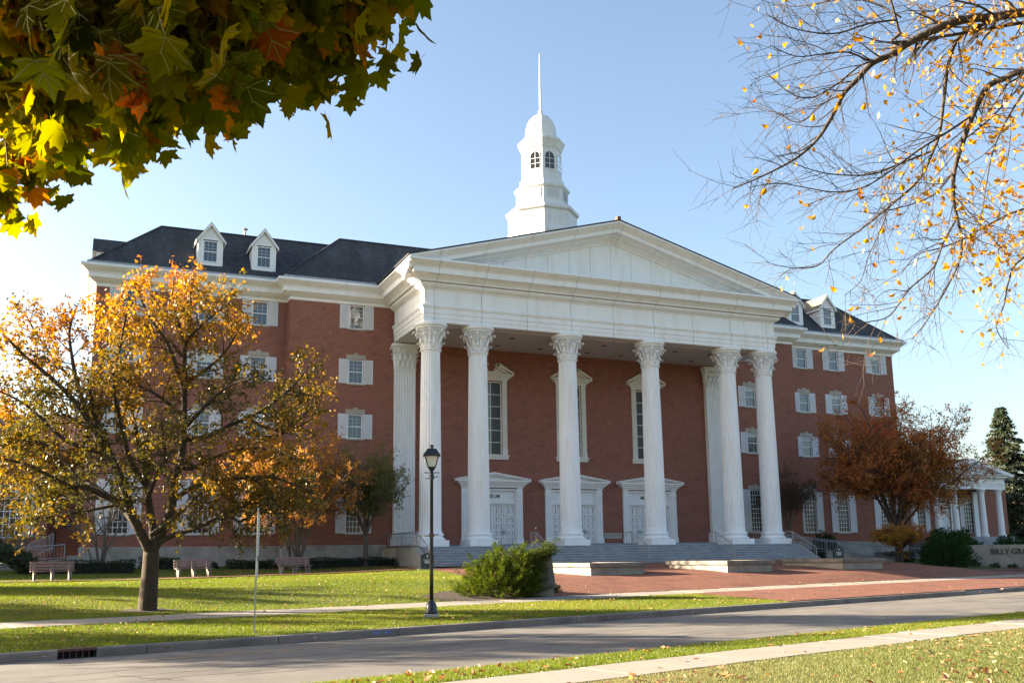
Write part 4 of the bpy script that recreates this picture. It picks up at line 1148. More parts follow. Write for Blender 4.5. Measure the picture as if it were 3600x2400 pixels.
mb = MB(); mb.tube([(.40,-.28,.98),(.33,-.1,1.02),(.33,.1,1.02),(.40,.28,.98)], .016, .016, 6); mb.build('handlebar', M['metal'], bk)

# ------------------------------------------------------------------ planters, signs, benches, lamp
def planter(x, y, rz, label):
    z = tz(x, y)
    t = thing('planter', label, 'planter', (x, y, z), rz, 'stone planters on the plaza')
    W, D_, H = 3.15, 4.55, .62; zt = {0: H}.get(0)
    zb = -.25; hb = .42
    def course(x0, x1, y0, y1, n, along, z0, z1, mat, nm, tk, over):
        for k in range(n):
            a = (k+.0)/n; b = (k+1.)/n; mb = MB()
            if along == 'x': mb.box(x0+(x1-x0)*a+.004, x0+(x1-x0)*b-.004, y0, y1, z0, z1)
            else: mb.box(x0, x1, y0+(y1-y0)*a+.004, y0+(y1-y0)*b-.004, z0, z1)
            mb.build(nm, mat, t)
    course(0, W, 0, .22, 4, 'x', zb, hb, M['limestone'], 'wall_block', 0, 0); course(0, W, D_-.22, D_, 4, 'x', zb, hb, M['limestone'], 'wall_block', 0, 0)
    course(.002, .22, .22, D_-.22, 5, 'y', zb, hb, M['limestone'], 'wall_block', 0, 0); course(W-.22, W-.002, .22, D_-.22, 5, 'y', zb, hb, M['limestone'], 'wall_block', 0, 0)
    course(-.13, W+.13, -.13, .42, 3, 'x', hb+.004, H, M['cap'], 'coping', 0, 0); course(-.13, W+.13, D_-.42, D_+.13, 3, 'x', hb+.004, H, M['cap'], 'coping', 0, 0)
    course(-.13, .42, .424, D_-.424, 4, 'y', hb+.004, H, M['cap'], 'coping', 0, 0); course(W-.42, W+.13, .424, D_-.424, 4, 'y', hb+.004, H, M['cap'], 'coping', 0, 0)
    mb = MB(); mb.box(.2,W-.2,.2,D_-.2,-.2,H-.07); mb.build('soil', M['soil'], t)
planter(-9.2, -14.0, R(5), 'stone planter beside the stone name block, nearest the lawn')
planter(-1.35, -14.0, R(8), 'middle stone planter in front of the steps')
planter(6.75, -13.3, R(6), 'stone planter farthest right, before the right end of the steps')

gy = lambda x, y: tz(x, y)
# stone name block
rzc = -R(23.4)
nb = thing('stone_name_block', 'tapered stone block with engraved name standing behind the juniper', 'sign', (-16.02, -22.66, tz(-16.0,-22.65)-.03), -R(27))
mb = MB(); mb.box(-.62,.62,-.2,.3,-.1,.30); mb.build('base', M['limestone'], nb)
mb = MB(); b = [(-.74,-.28),(.70,-.28),(.70,.38),(-.74,.38)]; tp = [(-.62,-.16),(.57,-.16),(.57,.26),(-.62,.26)]
mb.v = [(x, y, .31) for x, y in b]+[(x, y, 1.42) for x, y in tp]; mb.f = [(3,2,1,0),(4,5,6,7)]+[(k,(k+1)%4,4+(k+1)%4,4+k) for k in range(4)]
mb.build('block', M['signstone'], nb)
text('Wheaton\nCollege', .155, M['engrave'], nb, (.40, -.262, .64), 'RIGHT', .012, (math.pi/2-R(6), 0, 0))
# sign wall at the right
sw = thing('sign_wall', 'long pale stone wall with dark bronze lettering at the right', 'sign', (24.2, -5.75, -1.72), -R(22))
x = 0
for k, w in enumerate((2.35, 2.1, 2.2, 2.2, 2.2, 2.2)):
    mb = MB(); mb.box(x+.006, x+w-.006, 0, .45, -.35, 1.47); mb.build('wall_block', M['limestone'], sw); x += w
text('BILLY GRAHAM CENTER', .54, M['letter'], sw, (1.86, -.022, .83), 'LEFT', .025, bold=.006)

# dark green notice boards either side of the steps
def board(x, y, label):
    t = thing('notice_board', label, 'sign', (x, y, tz(x, y)), R(-12), 'dark green notice boards')
    mb = MB(); mb.box(-.52,.52,-.22,.22,-.1,.06); mb.build('footing', M['concrete'], t)
    mb = MB(); mb.prism([(-.36,-.09,.06),(.36,-.09,.06),(.36,-.09,.78),(.0,-.09,.92),(-.36,-.09,.78)], (0,.18,0)); mb.build('board', M['green_metal'], t)
    mb = MB(); mb.box(-.02,.03,-.096,-.0905,.66,.80); mb.build('emblem', M['whiteprint'], t)
    for z, w in ((.52,.42),(.45,.30),(.40,.34),(.35,.26)):
        mb = MB(); mb.box(-w/2,w/2,-.096,-.0905,z,z+.025); mb.build('print_line', M['whiteprint'], t)
board(14.65, -4.1, 'dark green notice board with white print right of the steps')
board(-14.45, -5.1, 'dark green notice board behind the street lamp, left of the steps')

# benches
def bench():
    t = thing('park_bench', '', 'bench', (0,0,0))
    leg = MB(); leg.prism([(-.055,-.22,-.1),(-.055,.20,-.1),(-.055,.26,.38),(-.055,.36,.80),(-.055,.30,.82),(-.055,.18,.42),(-.055,-.25,.40)], (.11,0,0))
    lm = leg.mesh('leg', M['cap']); recalc(lm)
    for x in (-.74, 0, .74): link('leg', lm, t, (x,0,0))
    sl_ = MB(); sl_.box(-.93,.93,-.022,.022,-.052,.052); sm = sl_.mesh('slat', M['wood'])
    for k in range(3): link('slat', sm, t, (0, .215+.035*k, .53+.136*k), rot=(R(-14),0,0))
    s2 = MB(); s2.box(-.93,.93,-.062,.062,-.02,.02); sm2 = s2.mesh('slat', M['wood'])
    for k in range(3): link('slat', sm2, t, (0, -.19+.14*k, .42))
    return t
b0 = bench()
for i, (x, y, rz, lab) in enumerate(((-32.75,-6.0,R(8),'mauve slatted bench left of the big golden tree'), (-26.4,-4.2,R(10),'mauve slatted bench between the golden tree and the sign post'), (-21.1,-2.7,R(11),'mauve slatted bench between the sign post and the street lamp'))):
    o = b0 if i == 0 else dup(b0, (0,0,0))
    o.location = (x, y, tz(x, y)+.03); o.rotation_euler = (0,0,rz); o['label'] = lab; o['group'] = 'benches along the brick path'

# street lamp
LX, LY = -22.80, -30.67
lp = thing('street_lamp', 'black post lamp with a four sided glass lantern on the verge', 'street lamp', (LX, LY, tz(LX, LY)), R(-18))
mb = MB(); mb.lathe([(.27,-.1),(.27,.09),(.25,.10)], 4, rot=R(45)); mb.build('footing', M['concrete'], lp)
mb = MB(); mb.lathe([(.17,.10),(.17,.16),(.155,.18),(.15,.24),(.145,.30),(.12,.37),(.075,.43),(.055,.46)], 20); mb.build('post_base', M['metal'], lp, smooth=True)
mb = MB(); mb.lathe([(.052,.45),(.05,1.2),(.042,3.75),(.06,3.77),(.06,3.82),(.045,3.84),(.05,3.95)], 14); mb.build('post', M['metal'], lp, smooth=True)
for z, l, rr in ((2.16,.20,R(25)),(3.71,.20,R(-30))):
    mb = MB(); mb.lathe([(.065,z-.05),(.065,z+.05)], 12)
    c, s = math.cos(rr), math.sin(rr)
    mb.tube([(-l*c,-l*s,z-.02),(0,0,z),(l*c,l*s,z+.03)], .012, .012, 6); mb.build('banner_arm', M['rust'] if z < 3 else M['metal'], lp)
mb = MB(); mb.tube([(-.20,0,3.85),(.20,0,3.85)], .012, .012, 6); mb.lathe([(.025,-.02),(.025,.02)], 8); mb.build('ladder_rest', M['metal'], lp)
def ring(h, w): return [(-w,-w,h),(w,-w,h),(w,w,h),(-w,w,h)]
mb = MB(); mb.v = ring(3.92,.07)+ring(4.0,.105); mb.f = [(3,2,1,0),(4,5,6,7)]+[(k,(k+1)%4,4+(k+1)%4,4+k) for k in range(4)]; mb.build('lantern_base', M['metal'], lp)
lo, hi = ring(4.0,.10), ring(4.30,.18)
for k in range(4):
    mb = MB(); a, b, c, d = lo[k], lo[(k+1)%4], hi[(k+1)%4], hi[k]
    cen = Vector((0,0,4.15)); mb.prism([Vector(p)*.97+cen*.03 for p in (a,b,c,d)], (0,0,.004)); o = mb.build('lantern_pane', M['lampglass'], lp); recalc(o.data)
mb = MB()
for k in range(4): mb.bar(lo[k], hi[k], .02)
for q in (lo, hi):
    for k in range(4): mb.bar(q[k], q[(k+1)%4], .018)
mb.build('lantern_frame', M['metal'], lp)
mb = MB(); mb.v = ring(4.30,.235)+ring(4.325,.235)+ring(4.42,.165)+ring(4.50,.12); mb.f = [(3,2,1,0),(12,13,14,15)]+[(4*j+k,4*j+(k+1)%4,4*j+4+(k+1)%4,4*j+4+k) for j in range(3) for k in range(4)]; mb.build('lantern_roof', M['metal'], lp)
mb = MB(); mb.lathe([(.045,4.5),(.045,4.57),(.065,4.58),(.065,4.60),(.02,4.615)], 10); mb.build('finial', M['metal'], lp)

# sign post seen edge on
px_, py_ = -27.8, -33.22
sp = thing('sign_post', 'thin galvanised post with two traffic signs seen edge on', 'sign post', (px_, py_, tz(px_, py_)), R(77))
mb = MB(); mb.prism([(-.032,-.012,-.2),(.032,-.012,-.2),(.032,.018,-.2),(.016,.018,-.2),(.010,-.002,-.2),(-.010,-.002,-.2),(-.016,.018,-.2),(-.032,.018,-.2)], (0,0,2.95)); o = mb.build('post', M['galv'], sp); recalc(o.data)
mb = MB(); mb.box(-.30,.30,-.020,-.0125,1.68,2.62); mb.build('sign_plate', M['signback'], sp)
mb = MB(); mb.box(-.23,.23,-.020,-.0125,1.18,1.56); mb.build('sign_plate', M['signback'], sp)

# ------------------------------------------------------------------ vegetation
def smooth(pts, n=4):
    P = [Vector(p) for p in pts]
    if len(P) < 3: return P
    out = []
    for i in range(len(P)-1):
        p0, p1, p2, p3 = P[max(i-1,0)], P[i], P[i+1], P[min(i+2, len(P)-1)]
        for k in range(n):
            t = k/n
            out.append(.5*((2*p1)+(p2-p0)*t+(2*p0-5*p1+4*p2-p3)*t*t+(3*p1-p0-3*p2+p3)*t**3))
    out.append(P[-1]); return out
def rdir(rg): 
    z = rg.uniform(-1,1); a = rg.uniform(0, 2*math.pi); r = math.sqrt(1-z*z); return Vector((r*math.cos(a), r*math.sin(a), z))
def walk_branch(rg, p, d, L_, n, wander, bias):
    pts = [Vector(p)]; d = d.normalized()
    for k in range(n):
        d = (d + rdir(rg)*wander + Vector(bias)).normalized()
        pts.append(pts[-1] + d*(L_/n))
    return pts
def leaf_quads(P, size, rs, droop=.3, fold=.25, aspect=.55, D=None, var=.35):
    """diamond leaves of two faces each from points P (n,3)"""
    n = len(P); P = np.asarray(P)
    a = rs.normal(size=(n,3)); a[:,2] -= droop*1.6
    if D is not None: a = a*.55 + D*1.1
    a /= np.linalg.norm(a, axis=1)[:,None]
    r = rs.normal(size=(n,3)); b = np.cross(a, r); b /= np.linalg.norm(b, axis=1)[:,None]; c = np.cross(a, b)
    s = (size*(1-var+2*var*rs.random(n)))[:,None]
    p0 = P; p1 = P + a*s*.45 + b*s*aspect*.5 + c*s*fold*.3; p2 = P + a*s; p3 = P + a*s*.45 - b*s*aspect*.5 + c*s*fold*.3
    V = np.stack([p0,p1,p2,p3], 1).reshape(-1,3)
    i = np.arange(n)*4
    F = np.stack([np.stack([i,i+1,i+2],1), np.stack([i,i+2,i+3],1)], 1).reshape(-1,3)
    return V, F
def tints(P, rs, lo=0., hi=1., sc=.9, mix=.55):
    P = np.asarray(P); t = np.zeros(len(P))
    for k in range(4):
        w = rs.normal(size=3)*sc; t += np.sin(P@w + rs.uniform(0,6.28))
    t = .5+.22*t
    t = mix*t + (1-mix)*rs.random(len(P))
    return lo + (hi-lo)*np.clip(t, 0, 1)
def tree(name, label, cat, base, limbs, seed, leafm, barkm, sec_gap=.3, sec_len=(1.0,1.8), ter=4, ter_len=.5, per=5, size=.1, start=.35, up=.05, spread=.8, keep=None, tlo=0., thi=1., group=None, tint_up=0., droop=.3, twig_r=.010, single=None, nsingle=0, taper=.45):
    rg = random.Random(seed); rs = np.random.RandomState(seed)
    t = thing(name, label, cat, base, 0, group); o = Vector(base)
    tr, tw = MB(), MB(); pts = []
    for li, (pp, r0, r1) in enumerate(limbs):
        P = [p-o for p in smooth(pp)]
        tr.tube(P, r0, r1, 9 if r0 > .08 else 6, flare=.5 if (li == 0 and r0 > .1) else 0)
        if li == 0 and r0 > .1 and len(limbs) > 1: continue
        L_ = sum((b-a).length for a, b in zip(P[:-1], P[1:])); d = 0; nxt = L_*start
        for a, b in zip(P[:-1], P[1:]):
            seg = (b-a).length
            while seg > 1e-6 and d+seg >= nxt:
                w = (nxt-d)/seg; q = a.lerp(b, w); f = nxt/L_
                ax = (b-a).normalized(); side = ax.cross(rdir(rg)).normalized()
                dr = (ax*(1-spread*.6) + side*spread + Vector((0,0,up))).normalized()
                sl_ = rg.uniform(*sec_len)*(1.15-taper*f)
                sp_ = walk_branch(rg, q, dr, sl_, 5, .22, (0,0,up*.5))
                rr = min(r0+(r1-r0)*f, .035)*.6
                tw.tube(sp_, max(rr, twig_r), twig_r*.7, 4)
                for k in range(ter):
                    i = rg.randint(1, 4); q2 = sp_[i].lerp(sp_[i+1], rg.random())
                    d2 = ((sp_[i+1]-sp_[i]).normalized()*.6 + rdir(rg)*.75).normalized()
                    tp = walk_branch(rg, q2, d2, ter_len*rg.uniform(.6,1.3), 3, .25, (0,0,up*.4))
                    tw.tube(tp, twig_r*.7, twig_r*.4, 3)
                    for m_ in range(per):
                        c = tp[rg.randint(1,3)] if m_ else tp[-1]
                        pts.append(c + rdir(rg)*rg.uniform(0,.16)*ter_len*2)
                nxt += sec_gap*rg.uniform(.6,1.4)
            d += seg
    tr.build('trunk', M[barkm], t, smooth=True)
    if tw.v: tw.build('branches', M[barkm], t)
    P = np.array([tuple(p) for p in pts])
    if keep is not None and len(P):
        P = P[np.array([keep(p+np.array(base)) for p in P]) > rs.random(len(P))]
    if nsingle and len(P):
        cd = np.linalg.norm(P+np.array(base)-np.array(CAM), axis=1); idx = np.argsort(cd)
        near = idx[:nsingle]; rest = idx[nsingle:]
        for i in near:
            me = single[rg.randrange(len(single))]
            e = rdir(rg)
            link('leaf', me, t, P[i], rot=(R(180)+rg.gauss(0,.5), rg.gauss(0,.5), rg.uniform(0,6.28))).scale = (size*rg.uniform(.7,1.25),)*3
        P = P[rest]
    if len(P):
        V, F = leaf_quads(P, size, rs, droop)
        tn = tints(P, rs, tlo, thi)
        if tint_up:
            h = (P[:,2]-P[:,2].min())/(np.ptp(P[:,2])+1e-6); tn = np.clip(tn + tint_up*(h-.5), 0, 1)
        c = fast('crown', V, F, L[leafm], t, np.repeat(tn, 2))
        if nsingle: c.name = 'leaves'; c['kind'] = 'stuff'
    return t
def auto_limbs(rg, base, zc, rx, rz, stems, trunk_h, r, lean=0., split=3, pr=None, cx=(0,0)):
    """trunk(s) and limbs reaching for an egg-shaped crown centred zc above the base"""
    b = Vector(base); out = []
    tops = []
    if trunk_h > 0:
        tp = b + Vector((rg.uniform(-.1,.1), rg.uniform(-.1,.1), trunk_h)); out.append(([b, b.lerp(tp,.5)+Vector((.03,0,0)), tp], r, r*.8)); tops = [tp]*stems
    else: tops = [b + Vector((rg.uniform(-.25,.25), rg.uniform(-.25,.25), 0)) for _ in range(stems)]
    for k in range(stems):
        a = 2*math.pi*(k+rg.random()*.7)/stems
        e = rg.uniform(-.15, 1.0) if k else 1.0
        ce = math.sqrt(max(0, 1-e*e*.8))
        end = b + Vector((cx[0]+rx*.86*ce*math.cos(a), cx[1]+rx*.86*ce*math.sin(a), zc+rz*.9*e))
        s = tops[k]; mid = s.lerp(end, .5) + Vector((0,0,rz*.12)) + rdir(rg)*rx*.1
        q1 = s.lerp(mid,.5) + Vector((0,0,rz*.10))
        main = [s, q1, mid, end]; rr = r*(.62 if trunk_h > 0 else .8)
        out.append((main, rr, .02))
        for j in range(split):
            w = rg.uniform(.3,.8); st = smooth(main)[int(w*12)]
            a2 = rg.uniform(0, 6.28); e2 = rg.uniform(-.6,1)
            en = b + Vector((cx[0]+rx*.92*math.sqrt(1-e2*e2*.8)*math.cos(a2), cx[1]+rx*.92*math.sqrt(1-e2*e2*.8)*math.sin(a2), zc+rz*.92*e2))
            en = st.lerp(en, min(1, rx*.9/max(.1,(en-st).length)))
            out.append(([st, st.lerp(en,.5)+Vector((0,0,.15*rx*.3)), en], rr*.45, .015))
    return out

MAIN=[([[-29.62,-25.04,-2.06],[-29.62,-25.14,-1.57],[-29.61,-25.28,-0.88],[-29.62,-25.39,-0.32]],0.3,0.22),([[-29.64,-25.37,-0.38],[-29.8,-25.49,-0.06],[-30.24,-25.58,0.77],[-30.34,-25.73,1.1],[-30.54,-25.88,1.67],[-30.76,-26.0,2.11],[-30.87,-26.12,2.34],[-31.13,-26.24,2.91],[-31.4,-26.37,3.5],[-31.55,-26.56,4.21]],0.16,0.05),([[-30.93,-25.92,2.39],[-31.37,-26.31,3.08],[-31.92,-26.66,3.81],[-32.49,-26.96,4.33],[-33.16,-27.21,4.85],[-33.69,-27.52,5.34]],0.1,0.03),([[-31.06,-25.93,2.76],[-31.51,-25.55,3.48],[-31.85,-25.25,4.41],[-32.09,-25.01,5.35],[-32.21,-24.79,6.18],[-32.08,-24.67,6.96]],0.09,0.025),([[-31.13,-26.05,2.93],[-32.03,-25.19,3.51],[-32.87,-24.26,3.6],[-33.85,-23.21,3.36],[-34.74,-22.22,3.25]],0.08,0.03),([[-30.33,-25.35,0.99],[-30.53,-25.59,1.06],[-31.05,-25.72,1.28],[-31.48,-25.89,1.46],[-31.89,-26.03,1.47],[-32.46,-26.16,1.78],[-33.23,-26.21,2.12],[-33.98,-26.23,2.21]],0.11,0.03),([[-30.48,-25.29,1.04],[-30.96,-24.68,1.26],[-31.59,-23.97,1.27],[-32.44,-23.16,1.31],[-33.48,-22.27,1.3],[-34.34,-21.45,1.29]],0.09,0.03),([[-30.23,-25.32,0.63],[-30.69,-24.67,1.16],[-31.34,-23.94,1.72],[-32.1,-23.16,2.23],[-33.15,-22.29,2.89],[-34.09,-21.4,3.23]],0.08,0.025),([[-29.61,-25.39,-0.32],[-29.58,-25.27,0.19],[-29.66,-25.1,0.71],[-29.82,-24.97,1.58],[-29.93,-24.83,2.33],[-30.11,-24.65,3.0],[-30.31,-24.49,3.81],[-30.41,-24.37,4.63]],0.14,0.04),([[-29.82,-25.12,1.57],[-30.32,-25.42,2.27],[-30.55,-25.83,2.98],[-30.77,-26.24,3.67],[-30.92,-26.68,4.35],[-30.83,-27.26,5.25],[-30.73,-27.85,6.12]],0.09,0.025),([[-29.59,-25.4,-0.32],[-29.36,-25.56,0.24],[-29.18,-25.68,0.74],[-29.09,-25.84,1.62],[-28.95,-26.02,2.5],[-28.94,-26.11,3.21],[-28.98,-26.27,4.4],[-29.04,-26.42,5.55],[-28.96,-26.6,6.57],[-28.97,-26.72,7.47],[-28.93,-26.71,7.61]],0.16,0.025),([[-28.98,-26.25,4.28],[-29.27,-26.6,4.98],[-29.62,-26.91,5.66],[-30.08,-27.16,6.21],[-30.42,-27.47,6.87],[-30.33,-27.87,7.03]],0.07,0.02),([[-29.02,-26.41,5.16],[-29.38,-26.03,5.74],[-30.04,-25.48,6.07],[-30.64,-24.93,6.27],[-31.2,-24.41,6.55]],0.06,0.02),([[-29.02,-26.37,5.56],[-29.24,-26.22,6.37],[-29.45,-26.05,7.06],[-29.41,-25.98,7.76]],0.05,0.02),([[-29.01,-26.43,5.81],[-28.59,-27.2,6.2],[-28.26,-27.92,6.45],[-28.04,-28.55,6.57]],0.05,0.02),([[-28.99,-26.29,4.53],[-28.45,-26.41,4.93],[-27.93,-26.55,5.47],[-27.64,-26.59,6.02],[-27.58,-26.51,6.44]],0.06,0.02),([[-28.95,-26.11,3.52],[-29.51,-26.46,3.96],[-30.13,-26.75,4.26],[-30.72,-27.02,4.43],[-31.13,-27.37,4.59]],0.06,0.02),([[-28.93,-26.06,3.22],[-28.55,-26.67,3.66],[-28.15,-27.29,4.09],[-27.75,-27.87,4.34],[-27.4,-28.39,4.4]],0.07,0.02),([[-28.94,-25.99,2.89],[-28.23,-26.19,3.02],[-27.64,-26.38,3.35],[-27.19,-26.49,3.55],[-26.57,-26.71,3.94],[-25.87,-27.01,4.59],[-25.46,-27.19,5.25]],0.09,0.02),([[-27.2,-26.54,3.54],[-26.61,-27.12,3.17],[-26.09,-27.74,3.11],[-25.61,-28.41,3.36]],0.06,0.02),([[-28.99,-25.92,2.13],[-28.69,-26.41,2.03],[-28.14,-27.08,2.29],[-27.43,-27.8,2.49],[-26.69,-28.48,2.38],[-26.07,-29.05,2.04]],0.08,0.02),([[-29.08,-25.7,1.15],[-28.65,-26.2,1.47],[-27.99,-26.78,1.65],[-27.26,-27.37,1.7],[-26.9,-27.73,1.47],[-26.65,-28.02,1.09],[-26.41,-28.32,0.75]],0.08,0.025),([[-27.27,-27.47,1.7],[-26.69,-27.87,1.7],[-26.14,-28.22,1.5],[-25.58,-28.55,1.24]],0.05,0.02),([[-29.44,-25.51,-0.1],[-29.04,-25.89,0.14],[-28.56,-26.28,0.29],[-27.95,-26.76,0.57],[-27.58,-27.08,0.58],[-27.37,-27.31,0.47],[-26.88,-27.74,0.79],[-26.33,-28.11,0.65]],0.08,0.02),([[-29.59,-25.5,0.18],[-29.1,-26.35,0.59],[-28.72,-27.16,1.04],[-28.46,-27.89,1.36],[-28.42,-28.52,1.67]],0.08,0.02),([[-29.8,-25.62,1.24],[-29.63,-26.36,1.82],[-29.47,-27.08,2.26],[-29.58,-27.66,2.68],[-29.71,-28.27,3.2]],0.08,0.02),([[-30.52,-25.27,1.04],[-31.4,-25.77,0.82],[-32.27,-26.28,0.64],[-33.08,-26.83,0.5]],0.05,0.02),([[-30.93,-25.92,2.39],[-32.09,-25.68,2.81],[-33.16,-25.6,3.78],[-34.08,-25.48,4.24]],0.07,0.02),([[-31.85,-25.36,4.39],[-32.62,-24.85,5.34],[-33.16,-24.41,6.18],[-33.52,-24.02,6.85]],0.05,0.02),([[-31.48,-24.95,1.5],[-32.47,-24.02,2.73],[-33.26,-23.04,3.21],[-33.98,-22.2,4.23]],0.05,0.02),([[-27.19,-26.56,3.06],[-26.26,-26.59,3.05],[-25.51,-26.68,3.73],[-25.06,-26.63,4.36]],0.05,0.02),([[-28.01,-27.36,0.55],[-27.29,-27.2,0.93],[-26.3,-27.12,1.13],[-25.51,-26.94,1.35]],0.04,0.02),([[-28.81,-26.25,2.23],[-28.15,-25.91,1.89],[-27.47,-25.58,1.54],[-26.66,-25.36,1.43]],0.05,0.02)]
BARE=[([[-22.74,-50.36,4.47],[-23.37,-50.08,4.48],[-23.62,-49.97,4.44],[-23.98,-49.81,4.4],[-24.35,-49.61,4.22],[-24.51,-49.52,4.1],[-24.68,-49.43,4.02],[-24.81,-49.34,3.86],[-24.91,-49.27,3.74],[-25.0,-49.19,3.53],[-25.12,-49.1,3.31],[-25.3,-48.98,3.13],[-25.58,-48.83,2.97],[-25.84,-48.7,2.85]],0.105,0.008),([[-24.35,-49.61,4.22],[-24.49,-49.62,4.27],[-24.58,-49.67,4.36],[-24.67,-49.72,4.47],[-24.78,-49.76,4.6],[-24.93,-49.79,4.71]],0.035,0.012),([[-24.56,-49.66,4.37],[-24.9,-49.63,4.27],[-25.22,-49.59,4.13],[-25.52,-49.59,4.07],[-25.82,-49.59,4.07],[-26.07,-49.62,4.12]],0.02,0.006),([[-24.53,-49.68,4.39],[-24.64,-49.53,4.58],[-24.84,-49.35,4.74],[-24.99,-49.15,4.74],[-25.14,-48.96,4.77],[-25.25,-48.8,4.86]],0.02,0.006),([[-23.54,-50.01,4.46],[-23.67,-49.87,4.41],[-23.82,-49.71,4.33],[-23.85,-49.58,4.11],[-23.81,-49.45,3.81],[-23.78,-49.34,3.52],[-23.77,-49.23,3.36],[-23.84,-49.07,3.09],[-24.04,-48.86,2.86],[-24.18,-48.69,2.71],[-24.43,-48.47,2.49],[-24.53,-48.31,2.34],[-24.74,-48.15,2.34],[-24.97,-47.99,2.43]],0.05,0.006),([[-23.71,-49.17,3.39],[-24.09,-49.1,3.22],[-24.45,-49.05,3.07],[-24.85,-49.0,3.03],[-25.14,-49.01,3.03],[-25.44,-49.02,3.07]],0.022,0.006),([[-22.98,-50.45,3.83],[-23.56,-50.15,3.8],[-23.68,-50.04,3.76],[-23.79,-49.93,3.7],[-23.85,-49.81,3.49],[-23.89,-49.7,3.26],[-23.91,-49.58,3.0],[-23.87,-49.5,2.77],[-23.79,-49.45,2.58],[-23.7,-49.4,2.38],[-23.67,-49.32,2.19],[-23.75,-49.18,1.91],[-23.84,-49.04,1.67],[-23.95,-48.91,1.47]],0.07,0.006),([[-23.77,-49.42,2.57],[-23.92,-49.38,2.34],[-24.05,-49.35,2.08],[-24.3,-49.27,1.86],[-24.51,-49.21,1.6],[-24.74,-49.16,1.53],[-24.96,-49.14,1.49]],0.02,0.006),([[-22.36,-49.88,2.89],[-23.03,-49.59,2.72],[-23.32,-49.47,2.59],[-23.63,-49.34,2.41],[-23.85,-49.26,2.32],[-24.07,-49.19,2.25],[-24.24,-49.12,2.05]],0.03,0.006),([[-22.34,-49.83,2.64],[-22.92,-49.44,2.28],[-22.99,-49.31,2.09],[-22.97,-49.2,1.85],[-22.98,-49.09,1.64],[-22.8,-49.06,1.44]],0.03,0.006),([[-24.63,-49.46,4.04],[-24.85,-49.45,3.95],[-25.13,-49.4,3.72],[-25.41,-49.35,3.56],[-25.67,-49.36,3.58],[-25.92,-49.38,3.71]],0.018,0.006),([[-24.91,-49.27,3.74],[-25.02,-49.08,3.69],[-25.12,-48.87,3.58],[-25.26,-48.7,3.73],[-25.39,-48.54,3.87]],0.016,0.006),([[-24.68,-49.43,4.02],[-25.04,-49.5,4.02],[-25.39,-49.54,3.91],[-25.74,-49.59,3.79],[-26.08,-49.66,3.79]],0.018,0.006),([[-23.83,-49.8,3.49],[-24.08,-49.72,3.31],[-24.4,-49.62,3.1],[-24.66,-49.53,2.9],[-24.94,-49.45,2.72],[-25.22,-49.38,2.66],[-25.52,-49.33,2.68],[-25.79,-49.28,2.7],[-26.06,-49.22,2.64]],0.02,0.006),([[-23.89,-49.57,3.01],[-24.15,-49.51,2.73],[-24.57,-49.41,2.57],[-24.76,-49.44,2.56]],0.014,0.006),([[-23.83,-49.65,3.29],[-23.72,-49.83,3.41],[-23.62,-50.02,3.58],[-23.61,-50.16,3.68]],0.018,0.008),([[-23.88,-49.52,2.76],[-23.78,-49.63,2.52],[-23.68,-49.74,2.28],[-23.62,-49.83,2.09]],0.014,0.008),([[-23.93,-50.41,3.41],[-24.15,-50.36,3.1],[-24.32,-50.34,2.8],[-24.43,-50.34,2.51],[-24.53,-50.35,2.22]],0.02,0.007),([[-23.98,-49.81,4.4],[-24.02,-49.61,4.64],[-24.05,-49.41,4.79],[-24.07,-49.22,4.99]],0.025,0.01),([[-23.62,-49.97,4.44],[-23.88,-50.01,4.47],[-24.22,-50.01,4.46],[-24.59,-50.01,4.5]],0.025,0.01),([[-23.93,-48.76,2.91],[-24.09,-48.73,2.59],[-24.25,-48.73,2.34],[-24.37,-48.73,2.08],[-24.59,-48.72,1.91]],0.012,0.005)]
